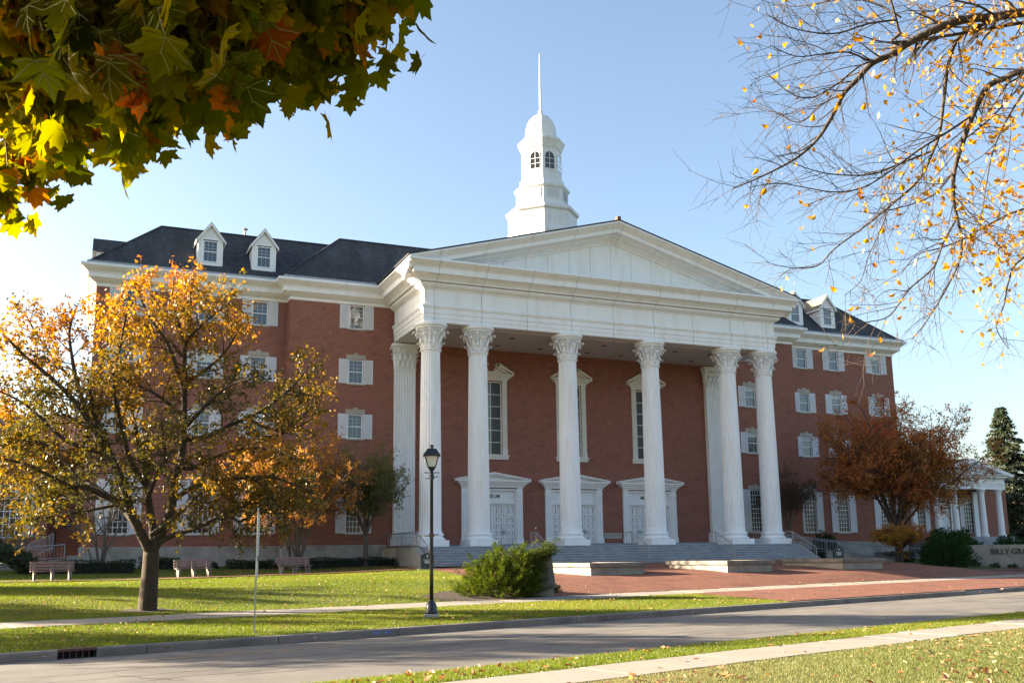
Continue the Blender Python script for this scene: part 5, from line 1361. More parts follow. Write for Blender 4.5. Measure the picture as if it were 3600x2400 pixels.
TIPS=[[-31.86,-49.66,1.25],[-31.84,-49.29,1.48],[-31.91,-49.1,1.64],[-31.85,-48.67,1.98],[-31.72,-49.42,1.86],[-31.68,-48.85,2.12],[-31.46,-51.87,0.94],[-31.43,-50.44,1.45],[-31.35,-48.91,2.09],[-31.25,-49.92,1.71],[-31.19,-49.13,2.1],[-31.16,-51.75,1.15],[-31.06,-50.63,1.67],[-31.03,-51.38,1.42],[-30.88,-50.48,1.87],[-30.78,-50.43,1.93],[-30.89,-52.22,1.16],[-30.73,-51.63,1.48],[-30.64,-51.47,1.61],[-30.25,-49.57,2.53],[-30.22,-50.07,2.28],[-30.48,-51.93,1.43],[-30.01,-50.07,2.42],[-30.39,-52.05,1.44],[-30.0,-50.68,2.25],[-30.35,-52.13,1.54],[-30.46,-52.49,1.41],[-29.86,-49.99,3.0],[-31.42,-51.33,1.31],[-31.34,-51.33,1.28],[-31.56,-48.72,2.3],[-31.69,-49.04,2.21],[-31.73,-50.91,1.32],[-31.82,-48.68,2.27],[-30.99,-50.1,2.07],[-31.47,-51.57,1.67],[-31.97,-50.25,2.25],[-30.88,-52.13,1.81],[-31.84,-51.64,1.13],[-30.05,-50.15,3.09],[-31.37,-51.66,1.47],[-30.34,-50.41,2.99],[-31.4,-50.66,2.43],[-31.45,-51.61,1.85],[-31.77,-50.82,2.38],[-30.64,-50.78,2.27],[-31.94,-50.89,1.77],[-31.91,-49.96,2.31],[-31.75,-50.32,2.04],[-31.45,-52.23,1.29],[-30.83,-50.28,2.27],[-30.12,-49.35,3.1],[-32.03,-50.3,2.29],[-30.78,-50.35,2.14],[-31.56,-50.49,2.31],[-30.43,-50.57,2.42],[-31.03,-49.67,3.06],[-32.2,-47.62,2.97],[-30.65,-49.28,2.93],[-30.92,-50.49,1.98],[-31.84,-51.58,1.47],[-31.09,-52.05,1.44],[-32.09,-50.24,2.17],[-31.37,-51.78,1.92],[-30.08,-50.25,2.75],[-30.99,-52.44,1.31],[-32.12,-50.22,2.57],[-31.15,-51.44,1.67],[-30.97,-51.11,2.14],[-30.32,-51.3,2.12],[-31.0,-52.19,1.37],[-31.16,-51.0,1.78],[-31.55,-51.29,2.03],[-32.29,-48.73,3.37],[-31.12,-52.02,1.41],[-31.95,-51.12,1.59],[-32.27,-48.25,2.49],[-30.44,-50.84,2.11],[-30.5,-50.96,2.58],[-30.92,-51.75,1.57],[-31.27,-52.45,1.1],[-31.96,-50.6,1.62],[-31.77,-51.4,1.95],[-31.27,-52.29,1.5],[-32.0,-50.52,2.43],[-31.85,-50.41,2.14],[-30.93,-50.9,1.97],[-31.6,-47.9,3.15],[-30.75,-48.94,3.36],[-30.59,-51.96,1.55],[-31.7,-52.17,1.04],[-31.33,-49.29,2.71],[-30.9,-52.52,1.57],[-30.62,-50.66,2.71],[-30.93,-51.43,1.86],[-30.47,-50.4,2.46],[-31.11,-51.65,1.45],[-32.37,-47.71,3.82],[-30.59,-50.55,2.9],[-31.45,-50.54,2.08],[-30.59,-52.0,1.51],[-30.87,-51.5,2.21],[-30.88,-51.86,1.52],[-31.19,-48.87,3.35],[-31.7,-49.88,2.91],[-31.58,-52.31,1.26],[-31.75,-50.56,2.33],[-32.07,-50.54,2.46],[-30.59,-49.85,2.94],[-31.56,-51.76,1.87],[-31.2,-50.32,1.99],[-31.14,-51.75,1.6],[-31.79,-50.54,2.51],[-31.13,-50.7,1.91],[-31.75,-51.07,1.73],[-31.96,-49.44,3.11],[-30.88,-51.63,1.85],[-31.94,-50.02,1.82],[-30.81,-48.24,3.38],[-32.03,-49.99,2.28],[-31.78,-51.94,1.59],[-32.1,-50.0,2.69],[-31.62,-50.74,1.98],[-30.8,-49.39,3.28],[-30.68,-50.59,2.23],[-31.24,-50.85,2.26],[-31.72,-51.6,1.14],[-30.48,-51.78,1.9],[-31.51,-51.58,1.83],[-31.34,-51.12,1.41],[-31.02,-52.42,1.28],[-31.82,-51.14,1.78],[-31.15,-50.37,2.21],[-31.92,-51.27,1.57],[-31.04,-49.65,2.53],[-30.64,-49.38,2.69],[-30.35,-49.06,3.49],[-30.76,-51.29,2.03],[-32.13,-49.59,2.97],[-30.99,-51.85,1.42],[-31.34,-51.96,1.85],[-31.36,-50.86,2.38],[-31.54,-52.01,1.68],[-30.53,-51.89,1.91],[-31.02,-51.58,1.47],[-31.25,-50.07,2.25],[-30.27,-50.49,2.52],[-30.82,-49.25,3.32],[-31.46,-51.01,2.31],[-31.45,-50.06,1.77],[-30.66,-52.06,1.96],[-30.97,-51.52,2.09],[-30.48,-52.21,1.81],[-31.22,-51.08,2.41],[-30.42,-51.76,2.12],[-30.36,-48.67,3.73],[-31.06,-52.11,1.54],[-31.56,-49.79,2.05],[-31.76,-51.73,1.53],[-30.69,-51.96,1.99],[-31.95,-50.73,2.18],[-30.14,-49.07,3.04],[-31.24,-51.07,1.7],[-31.69,-50.13,2.29],[-30.38,-51.33,2.0],[-31.47,-51.74,1.75],[-31.28,-51.81,1.68],[-31.93,-50.13,1.88],[-31.97,-50.61,1.49],[-31.83,-51.32,1.72],[-31.55,-50.27,1.79],[-31.04,-51.26,2.01],[-31.05,-51.23,1.83],[-31.69,-51.73,1.42],[-31.52,-52.01,1.1],[-31.84,-51.66,1.52],[-31.96,-49.88,2.79],[-32.03,-49.43,2.53],[-31.46,-51.56,1.48],[-31.92,-51.32,1.48],[-31.43,-50.98,2.25],[-30.56,-50.11,2.77],[-30.97,-51.32,1.66],[-31.94,-50.43,1.57],[-31.51,-52.6,1.1],[-31.15,-52.74,1.02],[-31.32,-52.55,0.83],[-31.58,-52.52,0.95],[-31.27,-52.62,1.24],[-31.04,-52.73,1.13],[-31.43,-52.43,1.02],[-31.08,-52.55,0.93],[-30.9,-52.67,1.17],[-31.66,-52.44,1.25]]

rg = random.Random(3)
# the big golden tree on the lawn
tb = (-29.62, -25.04, -2.08)
MAIN[0][0].insert(0, [-29.62,-25.04,-2.25])
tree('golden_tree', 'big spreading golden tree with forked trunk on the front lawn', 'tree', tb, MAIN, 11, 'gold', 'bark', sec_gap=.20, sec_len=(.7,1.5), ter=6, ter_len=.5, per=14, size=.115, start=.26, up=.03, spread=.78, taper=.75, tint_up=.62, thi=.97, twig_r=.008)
# crab tree, green tree and the bare shrub before the left wing
def at_ground(x, y, d=0): return (x, y, tz(x, y)+d)
b = at_ground(-20.2, 1.6)
tree('crab_tree', 'orange brown multi stemmed tree behind the right bench', 'tree', b, auto_limbs(rg, b, 4.9, 4.2, 3.3, 9, 0, .12, split=4), 21, 'orange', 'barkgrey', .26, (.8,1.6), 6, .5, 13, .11, .45, .06, .8)
b = at_ground(-16.0, 2.0)
tree('small_green_tree', 'small olive green tree in front of the left pilaster', 'tree', b, auto_limbs(rg, b, 5.0, 3.0, 2.5, 7, 1.8, .16, split=4), 22, 'olive', 'barkgrey', .25, (.7,1.35), 6, .5, 12, .105, .3, .05, .85)
b = at_ground(-30.7, 2.0)
tree('bare_shrub', 'bare grey multi stemmed shrub before the left corner of the wing', 'shrub', b, auto_limbs(rg, b, 3.2, 2.3, 1.9, 9, 0, .075, split=2), 23, 'orange', 'barkgrey', .5, (.6,1.2), 2, .4, 0, .08, .5, .1, .7)
b = at_ground(-34.9, 7.0)
tree('bare_shrub', 'thin bare shrub at the foot of the brick annex', 'shrub', b, auto_limbs(rg, b, 2.4, 1.3, 1.2, 6, 0, .04, split=2), 24, 'orange', 'barkgrey', .5, (.5,.9), 2, .3, 0, .08, .5, .1, .7)
# right hand trees
b = at_ground(22.4, -1.5)
lm_ = auto_limbs(rg, b, 7.6, 5.0, 5.4, 9, 2.0, .20, split=6, cx=(-.9,.4)) + auto_limbs(rg, b, 6.3, 4.4, 5.0, 6, 2.0, .16, split=5, cx=(4.3,-1.6))[1:]
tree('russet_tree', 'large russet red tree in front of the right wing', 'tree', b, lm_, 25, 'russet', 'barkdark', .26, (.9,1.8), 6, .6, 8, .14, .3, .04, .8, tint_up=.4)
b = at_ground(16.2, 2.6)
tree('small_dark_tree', 'small dull red tree between the end column and the russet tree', 'tree', b, auto_limbs(rg, b, 4.9, 2.2, 1.8, 6, 2.3, .12, split=4), 26, 'darkred', 'barkgrey', .26, (.6,1.1), 5, .4, 9, .10, .3, .05, .8)
b = at_ground(20.3, -4.0)
tree('small_amber_tree', 'little amber leaved tree with a short trunk behind the right planter', 'tree', b, auto_limbs(rg, b, 1.95, 2.1, .55, 9, .95, .10, split=3), 27, 'amber', 'barkdark', .16, (.3,.6), 5, .28, 8, .10, .25, .03, .8)
# trees far behind on the right
for x, y, h, r, lm2, lab in ((74,31,7,3.6,'amber','sunlit amber tree far behind the spruce at the right edge'), (78,40,6.5,3.8,'orange','orange tree far behind the small white portico')):
    b = at_ground(x, y); tree('distant_tree', lab, 'tree', b, auto_limbs(rg, b, h*.6, r, h*.42, 6, 1.4, .2, split=3), int(x), lm2, 'barkdark', .5, (1.0,1.8), 4, .6, 6, .22, .3, .05, .8)

# spruce
def spruce(base, H, rmax, label, seed):
    rs = np.random.RandomState(seed); rg = random.Random(seed)
    t = thing('spruce_tree', label, 'tree', base)
    mb = MB(); mb.tube([(0,0,-.2),(0.05,0,H*.5),(0,0,H)], .24, .02, 8); mb.build('trunk', M['barkdark'], t)
    br = MB(); P = []; D = []
    z = 1.0
    while z < H-.3:
        f = 1-z/H; n = 7
        for k in range(n):
            a = rg.uniform(0, 6.28); L_ = rmax*(f**.8)*rg.uniform(.7,1.1)+.15
            pts = [Vector((0,0,z))]; 
            for j in range(1, 7):
                w = j/6; pts.append(Vector((math.cos(a)*L_*w, math.sin(a)*L_*w, z + L_*(.10*w-.42*w*w+.20*w**3)*1.2)))
            br.tube(pts, .03, .008, 4)
            for j in range(int(40*L_)+14):
                w = rg.random()**.7; i = min(5, int(w*6)); q = pts[i].lerp(pts[i+1], w*6-i); sd = Vector((-math.sin(a), math.cos(a), 0))*rg.choice((-1,1))
                q = q + sd*rg.uniform(0,.28)*L_*.4*(1-w*.5); P.append(tuple(q + Vector((0,0,rg.uniform(-.12,.04))))); D.append((math.cos(a)*.7+sd.x*.5, math.sin(a)*.7+sd.y*.5, -.55))
        z += .30
    br.build('branches', M['barkdark'], t)
    V, F = leaf_quads(np.array(P), .34, rs, .2, .1, .28, np.array(D))
    fast('crown', V, F, L['spruce'], t, np.repeat(tints(P, rs, 0, .8, .5, .5), 2))
spruce((51.8, 13.1, -1.4), 15.3, 4.4, 'dark green spruce tree at the right edge beside the small portico', 31)

# junipers and low evergreens
def juniper(name, base, rx, ry, h, label, seed, n=520, size=.13, lm='juniper', lean=(0,0), cat='shrub', dens=30, asp=.26, rag=1.0, plume=None):
    rs = np.random.RandomState(seed); rg = random.Random(seed)
    t = thing(name, label, cat, base)
    br = MB(); P = []; D = []; T = []
    for k in range(n):
        a = rg.uniform(0, 6.28); e = rg.random()**.75
        rr = math.sqrt(1-(e*.92)**2)
        end = Vector((rx*rr*math.cos(a)*rg.uniform(1-.25*rag,1+.14*rag), ry*rr*math.sin(a)*rg.uniform(1-.25*rag,1+.14*rag), h*(e*rg.uniform(1-.2*rag,1+.08*rag)+.05)))
        end += Vector((lean[0]*e, lean[1]*e, 0))
        if plume and k < plume[3]:
            w = rg.uniform(.45,1.03); end = Vector(plume[:3])*w + Vector((rg.gauss(0,.16), rg.gauss(0,.16), rg.gauss(.0,.13)+.25*(1-w)))
        st = Vector((end.x*.35, end.y*.35, end.z*.4)); mid = st.lerp(end,.55)+Vector((0,0,-.06*h)); tip = end+Vector((end.x*.12, end.y*.12, .07*h))
        pts = [st, mid, end, tip]
        if k % 3 == 0: br.tube(pts, .014, .005, 3)
        tt = rg.random()
        for j in range(dens):
            w = .25+.75*rg.random(); i = min(2, int(w*3)); q = pts[i].lerp(pts[i+1], w*3-i); d = (pts[i+1]-pts[i]).normalized()
            dv = d*.8+rdir(rg)*.6
            P.append(tuple(q+rdir(rg)*.05)); D.append(tuple(dv)); T.append(tt*.55+.45*rg.random())
    br.build('branches', M['barkdark'], t)
    V, F = leaf_quads(np.array(P), size, rs, .0, .1, asp, np.array(D))
    fast('foliage', V, F, L[lm], t, np.repeat(np.array(T), 2))
jx, jy = -17.72, -22.85
juniper('juniper_bush', (jx, jy, tz(jx, jy)-.05), 1.5, 1.25, 1.62, 'big sunlit green juniper bush growing over the stone name block', 41, 720, .085, 'juniper', (.55,-.1), dens=84, asp=.2, rag=1.7, plume=(1.72,-.75,1.72,110))
juniper('evergreen_shrub', (22.1,-6.3,tz(22.1,-6.3)-.05), 1.6, 1.5, 2.1, 'dark evergreen shrub at the left end of the lettered stone wall', 42, 460, .15, 'evergreen', dens=50, asp=.2, rag=1.9)
for i, (x, y, r, h, lab) in enumerate(((25.5,-3.6,2.3,2.2,'dark evergreen shrub behind the lettered wall, nearest its left end'), (29.8,-5.4,2.4,1.9,'dark evergreen shrub behind the lettered wall above its lettering'), (34.5,-7.2,2.4,1.8,'dark evergreen shrub behind the lettered wall at the right edge'))):
    juniper('evergreen_shrub', (x, y, tz(x,y)-.05), r, 1.6, h, lab, 43+i, 330, .2, 'evergreen', asp=.3, rag=1.5)
juniper('evergreen_shrub', (-33.6,1.0,tz(-33.6,1)-.05), .9, 1.6, 1.5, 'dark green evergreen shrub at the far left edge before the ramp', 47, 220, .15, 'hedge', (-2.2,0))
juniper('evergreen_shrub', (20.2,3.6,tz(20.2,3.6)-.05), 1.0, 1.0, 1.9, 'dark evergreen shrub against the right wing between two tall windows', 48, 180, .18, 'hedge')
juniper('low_plant', (-15.5,-21.75,tz(-15.5,-21.75)-.02), .75, .4, .42, 'low leafy plant with a few orange flowers right of the stone name block', 49, 200, .09, 'flower', cat='plant')
juniper('low_plant', (-16.75,-23.25,tz(-16.75,-23.25)-.02), .25, .2, .36, 'small leafy plant at the foot of the stone name block', 50, 60, .08, 'flower', cat='plant')
rgp = random.Random(8)
for k in range(9):
    x = 24.6+k*1.15; y = -6.35-k*.46
    juniper('edging_plant', (x, y, tz(x,y)-.02), .38, .22, .30, 'low green plant along the foot of the lettered wall', 60+k, 26, .09, 'flower', cat='plant')
for o in list(scene.objects):
    if o.name.startswith('edging_plant'): o['group'] = 'plants along the foot of the lettered wall'

def hedge(name, x0, x1, y0, y1, h, label, seed, rnd=False, n=None):
    rs = np.random.RandomState(seed); cx, cy = (x0+x1)/2, (y0+y1)/2; z0 = min(tz(x0,cy), tz(x1,cy))-.02
    t = thing(name, label, 'hedge' if not rnd else 'shrub', (cx, cy, z0), 0, 'clipped hedges along the wings' if not rnd else 'clipped round shrubs along the left wing')
    hx, hy = (x1-x0)/2, (y1-y0)/2
    if rnd:
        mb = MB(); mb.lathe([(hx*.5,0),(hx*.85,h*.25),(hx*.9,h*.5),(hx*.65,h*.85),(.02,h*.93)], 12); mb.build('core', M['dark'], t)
        d = rs.normal(size=(700,3)); d[:,2] = np.abs(d[:,2]); d /= np.linalg.norm(d,axis=1)[:,None]
        P = d*np.array([hx,hy,h*.95])*(.9+.12*rs.random((700,1)))
    else:
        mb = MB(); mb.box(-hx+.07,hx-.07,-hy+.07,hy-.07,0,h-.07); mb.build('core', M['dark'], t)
        n = n or int(330*(hx*2)*1.6+500)
        f = rs.random(n); P = np.stack([rs.uniform(-hx,hx,n), rs.uniform(-hy,hy,n), rs.uniform(.03,h,n)], 1)
        a = f < .5; P[a,1] = -hy; bq = (f >= .5)&(f < .85); P[bq,2] = h; c = f >= .92; P[c,0] = np.where(rs.random(c.sum())<.5,-hx,hx)
        e = (f>=.85)&(f<.92); P[e,1] = hy
        P += rs.normal(size=P.shape)*.03; P[:,2] += .045*np.sin(P[:,0]*2.1+seed)
    V, F = leaf_quads(P, .085, rs, -.1, .2, .6)
    fast('foliage', V, F, L['hedge'], t, np.repeat(tints(P, rs, 0, 1, 1.5, .4), 2))
hedge('hedge', -34.6,-29.0,.2,1.5,.62,'long clipped hedge behind the left bench', 71)
hedge('hedge', -28.6,-26.5,2.6,3.7,.62,'clipped hedge behind the trunk of the golden tree', 72)
hedge('hedge', -23.9,-21.3,2.6,3.7,.46,'short clipped hedge left of the sign post', 73)
hedge('hedge', -19.6,-14.2,1.8,3.2,.55,'clipped hedge under the small green tree', 74)
hedge('hedge', 14.2,17.4,.2,1.2,.75,'clipped hedge behind the right notice board', 75)
hedge('hedge', 23.6,26.6,1.0,2.2,.75,'clipped hedge beyond the little amber tree', 76)
hedge('round_shrub', -26.1,-25.5,2.9,3.5,.42,'clipped round shrub, the left one of the pair behind the middle bench', 77, True)
hedge('round_shrub', -24.95,-24.35,2.9,3.5,.40,'clipped round shrub, the right one of the pair behind the middle bench', 78, True)
hedge('round_shrub', -21.15,-20.6,2.9,3.45,.42,'clipped round shrub just right of the sign post', 79, True)

# maple leaves overhead at the left
def maple_leaf_mesh(name, mat, seed, veins=True):
    rs = random.Random(seed)
    half = [(.0,.0),(.13,-.09),(.27,-.07),(.40,-.10),(.52,-.02),(.46,.10),(.44,.19),(.54,.27),(.60,.38),(.79,.48),(.60,.53),(.50,.60),(.44,.54),(.36,.50),(.31,.58),(.34,.70),(.33,.80),(.20,.77),(.12,.88)]
    pts = half + [(0,1.08)] + [(-x,y) for x, y in reversed(half[1:])]
    k1, k2, k3 = rs.uniform(.15,.5), rs.uniform(.2,.7), rs.uniform(-.25,.25)
    def bend(x, y): return (x, y, -k1*x*x - k2*(y-.3)**2*(.6 if y > .3 else .2) + k3*x*y + .02*math.sin(9*x+seed))
    V = [bend(0,.32)] + [bend(x,y) for x, y in pts]
    n = len(pts); F = [(0,1+i,1+(i+1)%n) for i in range(n)]
    V += [(-.012,.02,.0),(.012,.02,.0),(.01,-.45,.10),(-.01,-.45,.10)]; F += [(n+1,n+2,n+3),(n+1,n+3,n+4)]
    nf = len(F)
    if veins:
        for tx, ty in ((0,.98),(.68,.46),(-.68,.46),(.44,.0),(-.44,.0),(.27,.70),(-.27,.70)):
            sx_, sy_ = (0,.02) if abs(tx) < .3 and ty > .9 or ty < .6 else (0,.38); dx_, dy_ = ty-sy_, -(tx-sx_); l_ = math.hypot(dx_,dy_); dx_, dy_ = dx_/l_*.011, dy_/l_*.011
            for zo in (.012,-.012):
                for q in range(3):
                    a0, a1 = q/3, (q+1)/3; b_ = len(V)
                    for w_, sg in ((a0,1),(a0,-1),(a1,-1),(a1,1)):
                        x_ = sx_+(tx-sx_)*w_+dx_*sg; y_ = sy_+(ty-sy_)*w_+dy_*sg; z_ = bend(x_,y_)[2]+zo; V.append((x_,y_,z_))
                    F.append((b_,b_+1,b_+2,b_+3))
    me = bpy.data.meshes.new(name); me.from_pydata(V, [], F); me.update(); me.materials.append(mat)
    me.polygons.foreach_set('use_smooth', [True]*len(F))
    if veins: me.materials.append(M['vein']); me.polygons.foreach_set('material_index', [0]*nf+[1]*(len(F)-nf))
    return me
mleaf = [maple_leaf_mesh('leaf', L['maple_one'], s) for s in range(6)]
rg = random.Random(17); rs = np.random.RandomState(17)
mt = (-38.2, -50.6, tz(-38.2,-50.6))
mp_ = thing('maple_tree', 'maple with dark green and orange leaves hanging overhead at the left', 'tree', mt)
o = Vector(mt); wood = MB(); twigs = MB()
wood.tube([o-o+Vector((0,0,-.2)), Vector((.1,0,2)), Vector((.3,-.1,3.6))], .34, .26, 12, flare=.4)
top = Vector((.3,-.1,3.4))
TP = [Vector(p)-o for p in TIPS]
TP = [q+Vector((0,0,.042*(q+o-CAM).dot(_f))) for q in TP]
cent = [TP[i] for i in range(0, len(TP), 9)]
bough = []
for c in cent:
    e = c + Vector((rg.uniform(-.2,.4), rg.uniform(-.2,.4), rg.uniform(.7,1.3)))
    pts = smooth([top, top.lerp(e,.35)+Vector((0,0,.5)), top.lerp(e,.7)+Vector((0,0,.5)), e]); bough.append(pts); wood.tube(pts, .075, .018, 6)
LP = []
for c in TP:
    best = min((q for b in bough for q in b[6:]), key=lambda q: (q-(c+Vector((-.2,0,.7)))).length)
    pts = smooth([best, best.lerp(c,.5)+Vector((0,0,.12)), c+Vector((0,0,.12))], 4); twigs.tube(pts, .012, .004, 4)
    dep = max(1, (c+o-CAM).dot(_f)); g = dep/7
    for k in range(6 if dep < 3.3 else 16):
        w = 1-.35*rg.random()**1.5; i = min(len(pts)-2, int(w*(len(pts)-1))); q = pts[i].lerp(pts[i+1], rg.random())
        LP.append(q + rdir(rg)*rg.uniform(.02,.20)*min(1, g*1.3))
    for k in range(0 if dep < 3.3 else 34):
        LP.append(c + Vector((rg.gauss(0,.26)*g, rg.gauss(0,.30), abs(rg.gauss(.12,.30))*g)))
# the mass of the crown above the trunk
for k in range(2600):
    a = rg.uniform(0,6.28); e = rg.uniform(-.2,1); r_ = rg.random()**.4
    LP.append(Vector((.2+3.4*r_*math.cos(a), 3.2*r_*math.sin(a), 5.2+2.6*e*r_)))
wood.build('trunk', M['barkdark'], mp_, smooth=True); twigs.build('branches', M['barkdark'], mp_)
def leaf_frame(rg):
    """hanging leaf: tip mostly down, blade facing a random way"""
    a = Vector((rg.gauss(0,.45), rg.gauss(0,.45), -1)).normalized()
    h = rg.uniform(0, 6.28); nrm = Vector((math.cos(h), math.sin(h), rg.gauss(.1,.4)))
    x = a.cross(nrm).normalized(); z = x.cross(a)
    return x, a, z
LP = sorted(LP, key=lambda q: (q+o-CAM).length + (50 if (q+o-CAM).dot(_f) < .5 else 0))
# a leaf with hardly any neighbours would seem to float
_a = np.array([tuple(q) for q in LP], np.float32); _k = []
for i in range(0, len(_a), 500):
    _k.append(((_a[i:i+500, None]-_a[None])**2).sum(-1).__lt__(.085).sum(1))
_k = np.concatenate(_k); LP = [q for q, c in zip(LP, _k) if c > 6]
# nothing closer than 1.9 m to the lens
LP = [q for q in LP if (q+o-CAM).length > 1.9]
for q in LP[:300]:
    x, y, z = leaf_frame(rg); s = rg.uniform(.09,.15)
    ob = link('leaf', mleaf[rg.randrange(6)], mp_)
    ob.matrix_local = Matrix(((x.x*s,y.x*s,z.x*s,q.x),(x.y*s,y.y*s,z.y*s,q.y),(x.z*s,y.z*s,z.z*s,q.z),(0,0,0,1)))
mplain = [maple_leaf_mesh('leaf_plain', L['maple'], s, False) for s in range(6)]
vv = [np.array([tuple(v.co) for v in me.vertices]) for me in mplain]; ff = np.array([tuple(p.vertices) for p in mplain[0].polygons])
for me in mplain: bpy.data.meshes.remove(me)
V, F, T = [], [], []; nb_ = 0
for q in LP[300:]:
    x, y, z = leaf_frame(rg); s = rg.uniform(.085,.145); mm = np.array([x*s, y*s, z*s])
    V.append(vv[rg.randrange(6)]@mm + np.array(q)); F.append(ff+nb_); nb_ += len(V[-1]); T += [rg.random()]*len(ff)
lv = fast('leaves', np.concatenate(V), np.concatenate(F), L['maple'], mp_, T); lv['kind'] = 'stuff'

# nearly bare tree overhead at the right
def simple_leaf(name, mat, seed):
    rs = random.Random(seed); out = [(0,0),(.22,.06),(.36,.26),(.34,.5),(.2,.78),(0,1.05),(-.2,.78),(-.34,.5),(-.36,.26),(-.22,.06)]
    k1, k2 = rs.uniform(.3,1.0), rs.uniform(.1,.6)
    V = [(0,.45,0)]+[(x,y,k1*abs(x)-k2*(y-.4)**2) for x, y in out]; n = len(out)
    V += [(-.015,.0,0),(.015,.0,0),(0,-.4,.08)]; F = [(0,1+i,1+(i+1)%n) for i in range(n)]+[(n+1,n+2,n+3)]
    me = bpy.data.meshes.new(name); me.from_pydata(V, [], F); me.update(); me.materials.append(mat); return me
yl = [simple_leaf('leaf', L['yellow_one'], s) for s in range(5)]
RT = Vector((-19.5, -51.0, 0)); RT.z = tz(RT.x, RT.y)
first = Vector(BARE[0][0][0])
trunk_top = Vector((RT.x+.1, RT.y+.1, first.z+.6))
limbs = [([RT-Vector((0,0,.3)), RT+Vector((.05,0,2)), trunk_top], .30, .2)]
for pp, r0, r1 in BARE:
    p0 = Vector(pp[0])
    if (p0-first).length < 2.2 and r0 > .025: pp = [list(trunk_top), list(trunk_top.lerp(p0,.5)+Vector((0,0,.15)))] + pp
    limbs.append((pp, r0*.56, r1*.6))
def keep_yellow(p):
    d = p-np.array(CAM); x = d@np.array(_r); w = d@np.array(_f); s = x/w
    up_ = -(d@np.array(_d))/w
    return float(np.clip(.04 + 1.4*np.clip((s-.33)/.2,0,1)**1.7*np.clip((up_-.0)/.2,.03,1), 0, .85))
tree('bare_linden', 'nearly bare tree with drooping twigs and few yellow leaves overhead at the right', 'tree', tuple(RT), limbs, 33, 'yellow', 'barkdark', sec_gap=.085, sec_len=(.35,.85), ter=5, ter_len=.28, per=2, size=.066, start=.10, up=-.03, spread=.62, keep=keep_yellow, droop=.8, twig_r=.0028, single=yl, nsingle=300)

# trees off to the left that streak the lawn with shade
for i, (x, y, h, r, lab) in enumerate(((-45.5,-10.5,7.2,3.0,'amber tree beyond the left edge of the lawn near the path'), (-47.5,-18.0,6.6,2.6,'amber tree beyond the left edge of the lawn near the pavement'), (-44.0,-26.8,7.6,3.2,'amber tree beyond the left edge of the frame on the verge'))):
    b = at_ground(x, y); tree('street_tree', lab, 'tree', b, auto_limbs(rgp, b, h*.62, r, h*.40, 6, 1.9, .2, split=4), 81+i, 'amber', 'bark', .45, (.9,1.7), 6, .6, 11, .17, .26, .05, .8)

# trees across the way, behind the viewpoint, that the windows mirror
for i, (x, y, h, r, lm2) in enumerate(((-62,-84,12,5,'amber'), (-47,-92,13,5.5,'russet'), (-33,-88,12,5,'orange'), (-18,-94,13,5.5,'russet'), (-3,-88,12,5,'olive'), (13,-92,13,5.5,'orange'), (30,-88,12,5,'russet'), (52,-70,12,5.5,'hedge'), (70,-66,13,6,'hedge'), (88,-62,13,6.5,'darkred'), (106,-60,13,6.5,'hedge'), (126,-60,13,6.5,'darkred'), (146,-66,14,7,'hedge'))):
    b = (x, y, -2.3); tree('street_tree', 'autumn tree across the street behind the viewpoint, mirrored in the windows', 'tree', b, auto_limbs(rgp, b, h*.6, r, h*.42, 7, 2.2, .3, split=4), 91+i, lm2, 'barkdark', .6, (1.3,2.2), 4, .8, 6, .42, .3, .05, .8, group='trees behind the viewpoint')

# ------------------------------------------------------------------ grass and fallen leaves
def in_view(P, m_=.06):
    d = P-np.array(CAM); w = d@np.array(_f); x = d@np.array(_r)/w*2230/2352; y = (d@np.array(_d)/w*2230+84)/1568
    return (w > 1) & (np.abs(x) < .5+m_) & (np.abs(y) < .5+m_)
def scatter(rs, u0, u1, v0, v1, dens, holes=None):
    n = int(abs((u1-u0)*(v1-v0))*dens); u = rs.uniform(u0,u1,n); v = rs.uniform(v0,v1,n); X, Y = uv(u, v)
    P = np.stack([X, Y, terrain(X, Y)], 1); k = in_view(P)
    P = P[k]
    if holes is not None: P = P[~holes(P)]
    return P
def poly_in(P, poly):
    x, y = P[:,0], P[:,1]; c = np.zeros(len(P), bool); n = len(poly); j = n-1
    for i in range(n):
        xi, yi = poly[i]; xj, yj = poly[j]
        c ^= ((yi > y) != (yj > y)) & (x < (xj-xi)*(y-yi)/(yj-yi+1e-12)+xi); j = i
    return c
plaza_poly = frontL + [(44,-1.0),(20.5,-9.6),(14.8,-9.5),(13.9,-3.0),(-14.3,-3.0)]
path_poly = [(-50,-10.2),(-36,-8.6),(-29.5,-7.7),(-22,-6.0),(-14.2,-5.2),(-14.2,-3.2),(-22,-4.1),(-29.5,-5.8),(-36,-6.7),(-50,-8.3)]
bed_poly = [(-20.2,-24.0),(-17.8,-24.55),(-15.2,-22.75),(-13.9,-21.2),(-14.6,-20.3),(-16.5,-20.6),(-19.4,-21.6),(-20.6,-22.9)]
def lawn_holes(P): return poly_in(P, plaza_poly) | poly_in(P, path_poly) | poly_in(P, bed_poly) | ((P[:,1] > 5.4)&(np.abs(P[:,0])<33)) | ((np.abs(P[:,0])<14)&(P[:,1]>-3.2)) | (np.hypot(P[:,0]+29.62, P[:,1]+25.04) < .6)
def verge_holes(P): 
    u, v = to_uv(P[:,0], P[:,1]); return u > -17.2+1.6*np.clip((v+25.5)/5.6,0,1)
